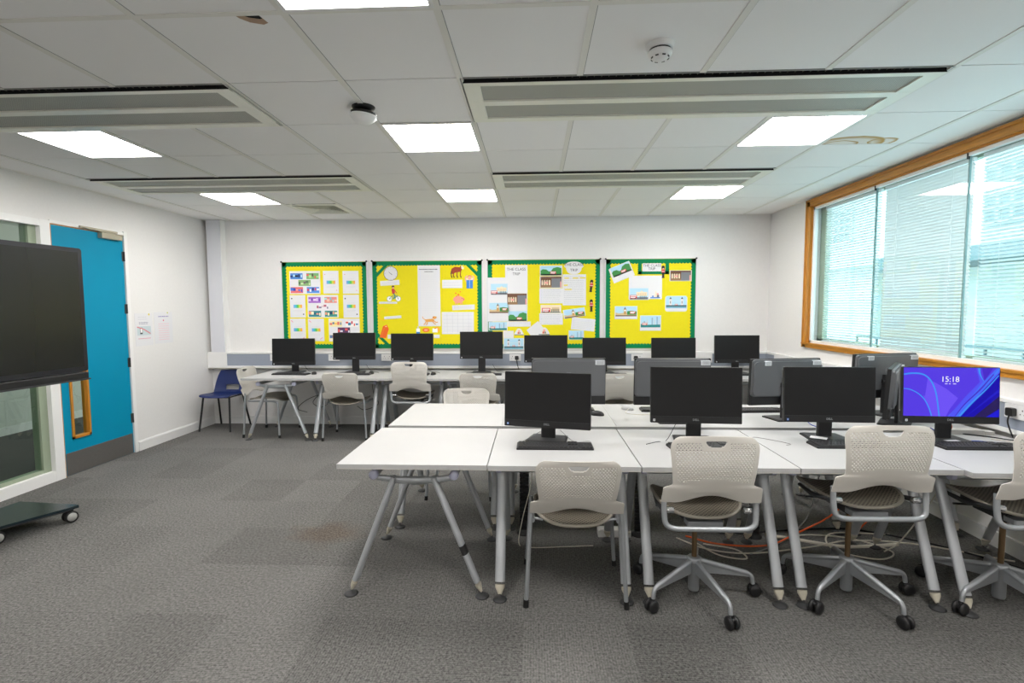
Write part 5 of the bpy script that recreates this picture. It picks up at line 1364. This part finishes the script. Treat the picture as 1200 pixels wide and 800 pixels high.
# ================================================================== SOCKETS AND PLUGS
PLATE = mat('socket_white', (.80, .80, .80), .35)
def socket(x, y, z, rz, label, w_=.146, plug=None, pl=None):
    t = thing('wall_socket', label, 'socket', (x, y, z), rz, 'sockets along the trunking')
    def sk():
        b = MB(); b.rbox(-w_/2, w_/2, -.010, 0, -.043, .043, PLATE, .004, 'y'); return b
    obj('plate', lib('sock%.2f' % w_, sk), t)
    def hl():
        b = MB()
        for sx in (-.034, .034):
            b.box(sx-.003, sx+.003, -.0106, -.0095, .008, .018, DARKG); b.box(sx-.016, sx-.010, -.0106, -.0095, -.014, -.008, DARKG); b.box(sx+.010, sx+.016, -.0106, -.0095, -.014, -.008, DARKG)
        for sx in (-.01, .01): b.box(sx-.005, sx+.005, -.013, -.0095, .022, .036, TRIM)
        return b
    obj('pin_holes', lib('sockh', hl), t)
    if plug is not None:
        p = thing('power_plug', pl, 'plug', (x, y, z), rz)
        b = MB(); b.rbox(plug-.024, plug+.024, -.040, -.0135, -.028, .022, BLACK, .010, 'y'); obj('body', b, p)
        b = MB(); b.tube(spline([(plug, -.035, -.02), (plug+.004, -.045, -.06), (plug+.012, -.04, -.10), (plug+.03, -.03, -.155)]), .0045, BLACK, 6); obj('cord', b, p)
SZ = .902; SY = YB-.100
for k, (x, lab) in enumerate([(-3.395, 'white socket above the blue chair end of the desks'), (-2.615, 'white socket between the first and second back monitors'), (-1.915, 'white socket between the second and third back monitors'),
                              (-.245, 'white socket with a black plug beside the monitor whose stand shows'), (1.31, 'white socket with a black plug between two back monitors')]):
    socket(x, SY, SZ, 0, lab, plug=(.02 if k == 3 else -.02) if k >= 3 else None, pl='black plug in the back wall trunking, '+('near the monitor whose stand shows' if k == 3 else 'towards the window'))
for k, (x, w2) in enumerate([(1.53, .30), (2.14, .22), (2.60, .30)]):
    tag(obj('blank_plate', MB().rbox(-w2/2, w2/2, -.010, 0, -.055, .072, PLATE, .004, 'y'), None, (x, SY, SZ-.01)), 'white cover plate on the back trunking, '+['between two monitors', 'beside the monitor in the window corner', 'in the window corner'][k], 'cover plate', 'white cover plates on the trunking')
for k, y in enumerate((6.15, 5.65, 5.1)):
    tag(obj('blank_plate', MB().rbox(-.15, .15, -.008, 0, -.055, .072, PLATE, .004, 'y'), None, (XR-.0475, y, SZ-.01), (0, 0, R(-90))), 'white cover plate on the window wall trunking, '+['close to the back corner', 'second from the back corner', 'third from the back corner'][k], 'cover plate', 'white cover plates on the trunking')
socket(XR-.0475, 3.10, .905, R(-90), 'white socket with a black plug beside the lit screen', plug=-.09, pl='black plug in the window wall trunking beside the lit screen', w_=.30)

# ================================================================== CABLES
def cable(pts, r, m, label, group=None, name='cable', k=8):
    o = obj(name, MB().tube(spline(pts, k), r, m, 6), None); tag(o, label, 'cable', group); return o
CW = mat('white_cable', srgb(214, 208, 192), .5); COR = mat('orange_cable', srgb(220, 92, 30), .5); CBL = mat('blue_cable', srgb(40, 70, 180), .5); CGR = mat('grey_cable', srgb(150, 150, 150), .5)
FZ = .006
gfl = 'cables on the floor under the desks'
cable([(.95, 3.35, FZ), (1.1, 3.2, FZ), (1.35, 3.15, FZ), (1.75, 3.2, .03), (2.1, 3.35, FZ), (2.5, 3.3, FZ), (2.9, 3.1, FZ)], .005, CW, 'pale cable running along the floor behind the swivel chairs', gfl)
cable([(1.05, 3.30, FZ), (1.15, 3.12, FZ), (1.3, 3.08, FZ), (1.28, 3.2, FZ), (1.1, 3.27, FZ)], .005, CW, 'loop of pale cable beside the orange cable', gfl)
cable([(1.02, 3.38, FZ), (1.2, 3.27, FZ), (1.5, 3.26, FZ), (1.75, 3.36, .05), (2.0, 3.42, .15), (2.15, 3.40, .35), (2.2, 3.36, .60)], .006, COR, 'orange cable rising from the floor under the fourth desk', gfl)
cable([(1.6, 3.3, FZ), (1.8, 3.42, FZ), (2.1, 3.38, FZ), (2.25, 3.2, FZ), (2.1, 3.1, FZ), (1.9, 3.22, FZ), (2.0, 3.42, .02), (2.4, 3.45, FZ)], .005, CW, 'coiled pale cable under the fourth and fifth desks', gfl)
cable([(1.5, 3.45, FZ), (1.8, 3.5, FZ), (2.2, 3.52, FZ), (2.6, 3.3, FZ), (2.88, 3.0, FZ)], .006, BLACK, 'black cable on the floor running to the window wall', gfl)
cable([(1.55, 3.38, .02), (1.72, 3.36, FZ), (1.9, 3.28, FZ), (2.05, 3.26, FZ), (2.35, 3.30, FZ)], .012, CW, 'thick bundle of pale cables below the fourth desk', gfl)
cable([(1.35, 3.14, FZ), (1.6, 3.30, FZ), (1.85, 3.46, .10), (1.95, 3.52, .30), (2.0, 3.55, .62)], .004, CGR, 'grey cable climbing to the middle desk', gfl)
cable([(-.02, 3.36, .70), (-.02, 3.34, .40), (-.08, 3.28, .15), (-.10, 3.22, FZ), (.0, 3.18, FZ), (.2, 3.20, FZ), (.38, 3.22, FZ)], .003, CW, 'thin pale cable hanging behind the four-legged chair', gfl)
cable([(2.70, 3.36, .5), (2.50, 3.22, .35), (2.30, 3.20, .08), (2.2, 3.2, FZ)], .004, CW, 'thin pale cable slanting down to the floor under the fifth desk', gfl)
cable([(2.3, 3.35, .60), (2.32, 3.38, .40), (2.28, 3.40, .20), (2.1, 3.38, FZ)], .005, COR, 'orange cable hanging near the window wall', gfl)
gdk = 'thin cables on the desk tops'
cable([(.04, 3.09, DH+.05), (-.06, 3.05, DH+.003), (-.10, 2.98, DH+.003), (-.07, 2.955, DH+.003)], .0016, CGR, 'thin grey cable beside the keyboard of the turned monitor', gdk)
cable([(.16, 3.12, DH+.05), (.24, 3.03, DH+.003), (.33, 3.04, DH+.003), (.34, 2.975, DH+.003)], .0016, CGR, 'thin grey cable behind the keyboard end of the turned monitor', gdk)
cable([(.86, 3.09, DH+.10), (.80, 3.07, DH+.003), (.74, 3.04, DH+.003), (.66, 2.98, DH+.003)], .0018, BLACK, 'thin black cable straying from the second front monitor', gdk)
cable([(1.06, 3.10, DH+.003), (1.14, 3.14, DH+.003), (1.22, 3.04, DH+.003)], .0018, CGR, 'short grey cable beside the first swivel chair', gdk)
cable([(1.32, 3.03, DH+.003), (1.36, 3.16, DH+.003), (1.50, 3.02, DH+.003), (1.47, 2.98, DH+.003)], .0018, CGR, 'loop of grey cable on the desk between two monitors', gdk)
cable([(1.80, 3.70, DH+.16), (1.84, 3.60, DH+.10), (1.88, 3.52, DH+.012), (1.90, 3.42, DH+.003)], .0025, CBL, 'blue cable hanging from the turned middle computer', gdk)
cable([(2.44, 3.20, DH+.06), (2.52, 3.14, DH+.003), (2.66, 3.10, DH+.003), (2.82, 3.02, DH+.003)], .0025, CBL, 'blue cable lying beside the lit computer', gdk)
cable([(2.56, 3.20, DH+.09), (2.58, 3.22, DH+.05), (2.57, 3.25, DH+.008)], .006, COR, 'short orange cable under the lit screen', gdk)
cable([(2.70, 3.08, DH+.022), (2.76, 3.01, DH+.022), (2.73, 2.95, DH+.022), (2.70, 2.90, DH+.003)], .0022, CW, 'pale cable looped over the keyboard of the lit computer', gdk)
cable([(.74, 3.96, DH+.02), (.70, 3.86, DH+.003), (.82, 3.80, DH+.003), (.90, 3.88, DH+.003), (.88, 3.96, DH+.003)], .002, CW, 'tangled pale cable by the pale mouse', gdk)
cable([(2.58, 3.30, DH+.016), (2.70, 3.26, DH+.006), (2.80, 3.20, DH+.004), (2.87, 3.12, DH+.004), (2.905, 3.05, DH+.03)], .004, BLACK, 'black cable running from the lit computer to the wall', gdk)
cable([(-2.84, 6.14, DH+.06), (-2.78, 6.16, .66), (-2.72, 5.95, .50), (-2.74, 5.95, .36), (-2.64, 5.95, .34), (-2.60, 5.97, .42), (-2.68, 6.0, .50)], .003, BLACK, 'black cable looping below the first back wall desk', 'cables under the back wall desks') if False else None
cable([(-2.66, 6.42, .66), (-2.70, 6.30, .50), (-2.80, 6.25, .36), (-2.70, 6.25, .30), (-2.60, 6.25, .36), (-2.66, 6.25, .46), (-2.86, 6.25, .40), (-3.0, 6.25, .28), (-2.9, 6.3, .22)], .004, BLACK, 'black cable looping below the back desk beside the blue chair', 'cables under the back wall desks')
cable([(-2.10, 6.42, .66), (-2.05, 6.35, .45), (-1.98, 6.30, .33), (-2.15, 6.28, .26), (-2.25, 6.3, .30)], .004, BLACK, 'black cable hanging behind the grey-backed back wall chair', 'cables under the back wall desks')
for k, (x, rz_) in enumerate([(-2.12, 0), (-1.36, 0), (-.52, 0), (-2.92, 0)]):
    cable([(x, 6.28, DH+.10), (x+.06, 6.30, DH+.01), (x+.16, 6.24, DH+.004), (x+.20, 6.16, DH+.004)], .002, BLACK, 'thin black lead curling behind the '+['second', 'third', 'fourth', 'first'][k]+' back wall monitor from the blue chair', 'leads behind the back wall monitors')

# things below and on the desks
t = thing('cable_trunking', 'white floor trunking box below the desks behind the four-legged chair', 'trunking', (.54, 3.39, 0))
obj('channel', MB().rbox(-.11, .11, -.035, .035, 0, .045, TRIM, .004), t); obj('lid', MB().box(-.10, .10, -.030, .030, .045, .050, TRIM), t)
def spine(x, y, label):
    t = thing('cable_spine', label, 'cable duct', (x, y, 0), 0, 'black cable ducts under the desks')
    b = MB()
    for k in range(24): b.rbox(-.032, .032, -.018, .018, .03+k*.0265, .05+k*.0265, BLACK, .008)
    b.tube([(0, 0, .02), (0, 0, .67)], .012, BLACK, 8); obj('links', b, t); obj('foot', MB().lathe([(.05, 0), (.05, .012), (.03, .03)], BLACK, 20), t)
    obj('bracket', MB().box(-.05, .05, -.03, .03, .665, .713, BLACK), t)
spine(-.07, 3.40, 'black ribbed cable duct rising beside the second front desk leg')
spine(.71, 3.40, 'black ribbed cable duct rising behind the four-legged chair')
spine(1.48, 3.40, 'black ribbed cable duct rising between the third and fourth desks')
t = thing('desk_lamp_arm', 'pale grey tube lying on the desk behind the lit computer', 'tube', (2.56, 3.28, DH), R(-4)) if False else None
t = thing('cable_cover', 'pale rounded cover lying on the desk behind the lit screen', 'cover', (2.66, 3.30, DH), R(-6))
obj('cover', MB().rbox(-.16, .16, -.035, .035, 0, .030, mat('cover_grey', srgb(205, 203, 198), .5), .012), t); obj('end', MB().rbox(.155, .22, -.028, .028, .0, .022, mat('cover_grey', srgb(205, 203, 198), .5), .010), t)
tag(obj('paper_note', MB().box(-.045, .045, -.03, .03, 0, .001, PAPER, Matrix.Rotation(R(-35), 4, 'Z')), None, (1.73, 3.125, DH+.0115)), 'small white paper on the stand base of the third front computer', 'paper')
tag(obj('paper_note', MB().box(-.04, .04, -.015, .015, 0, .001, PAPER, Matrix.Rotation(R(8), 4, 'Z')), None, (2.475, 3.075, DH+.0115)), 'small white paper on the stand base of the lit computer', 'paper')

# ================================================================== LIGHT AND CAMERA
wd = bpy.data.worlds.new('sky'); bpy.context.scene.world = wd; wd.use_nodes = True
n, l = wd.node_tree.nodes, wd.node_tree.links
bg = n['Background']; bg.inputs['Color'].default_value = (1, .965, .965, 1); bg.inputs['Strength'].default_value = 2.1

cam = bpy.data.cameras.new('camera'); co = bpy.data.objects.new('camera', cam); C.objects.link(co)
cam.sensor_width = 36; cam.lens = 595.16/1200*36; cam.clip_start = .05; cam.clip_end = 200
yaw, pitch, roll = -.0438, .0688, -.0046
fw = Vector((sin(yaw)*cos(pitch), cos(yaw)*cos(pitch), -sin(pitch))); r_ = Vector((cos(yaw), -sin(yaw), 0)); u_ = r_.cross(fw)
Rv = r_*cos(roll)+u_*sin(roll); Uv = -r_*sin(roll)+u_*cos(roll)
co.matrix_world = Matrix(((Rv.x, Uv.x, -fw.x, 0), (Rv.y, Uv.y, -fw.y, 0), (Rv.z, Uv.z, -fw.z, 1.557), (0, 0, 0, 1)))
sc = bpy.context.scene; sc.camera = co
sc.view_settings.view_transform = 'Standard'; sc.view_settings.look = 'None'; sc.view_settings.gamma = 1; sc.view_settings.use_curve_mapping = False
sc.view_settings.exposure = 1.54
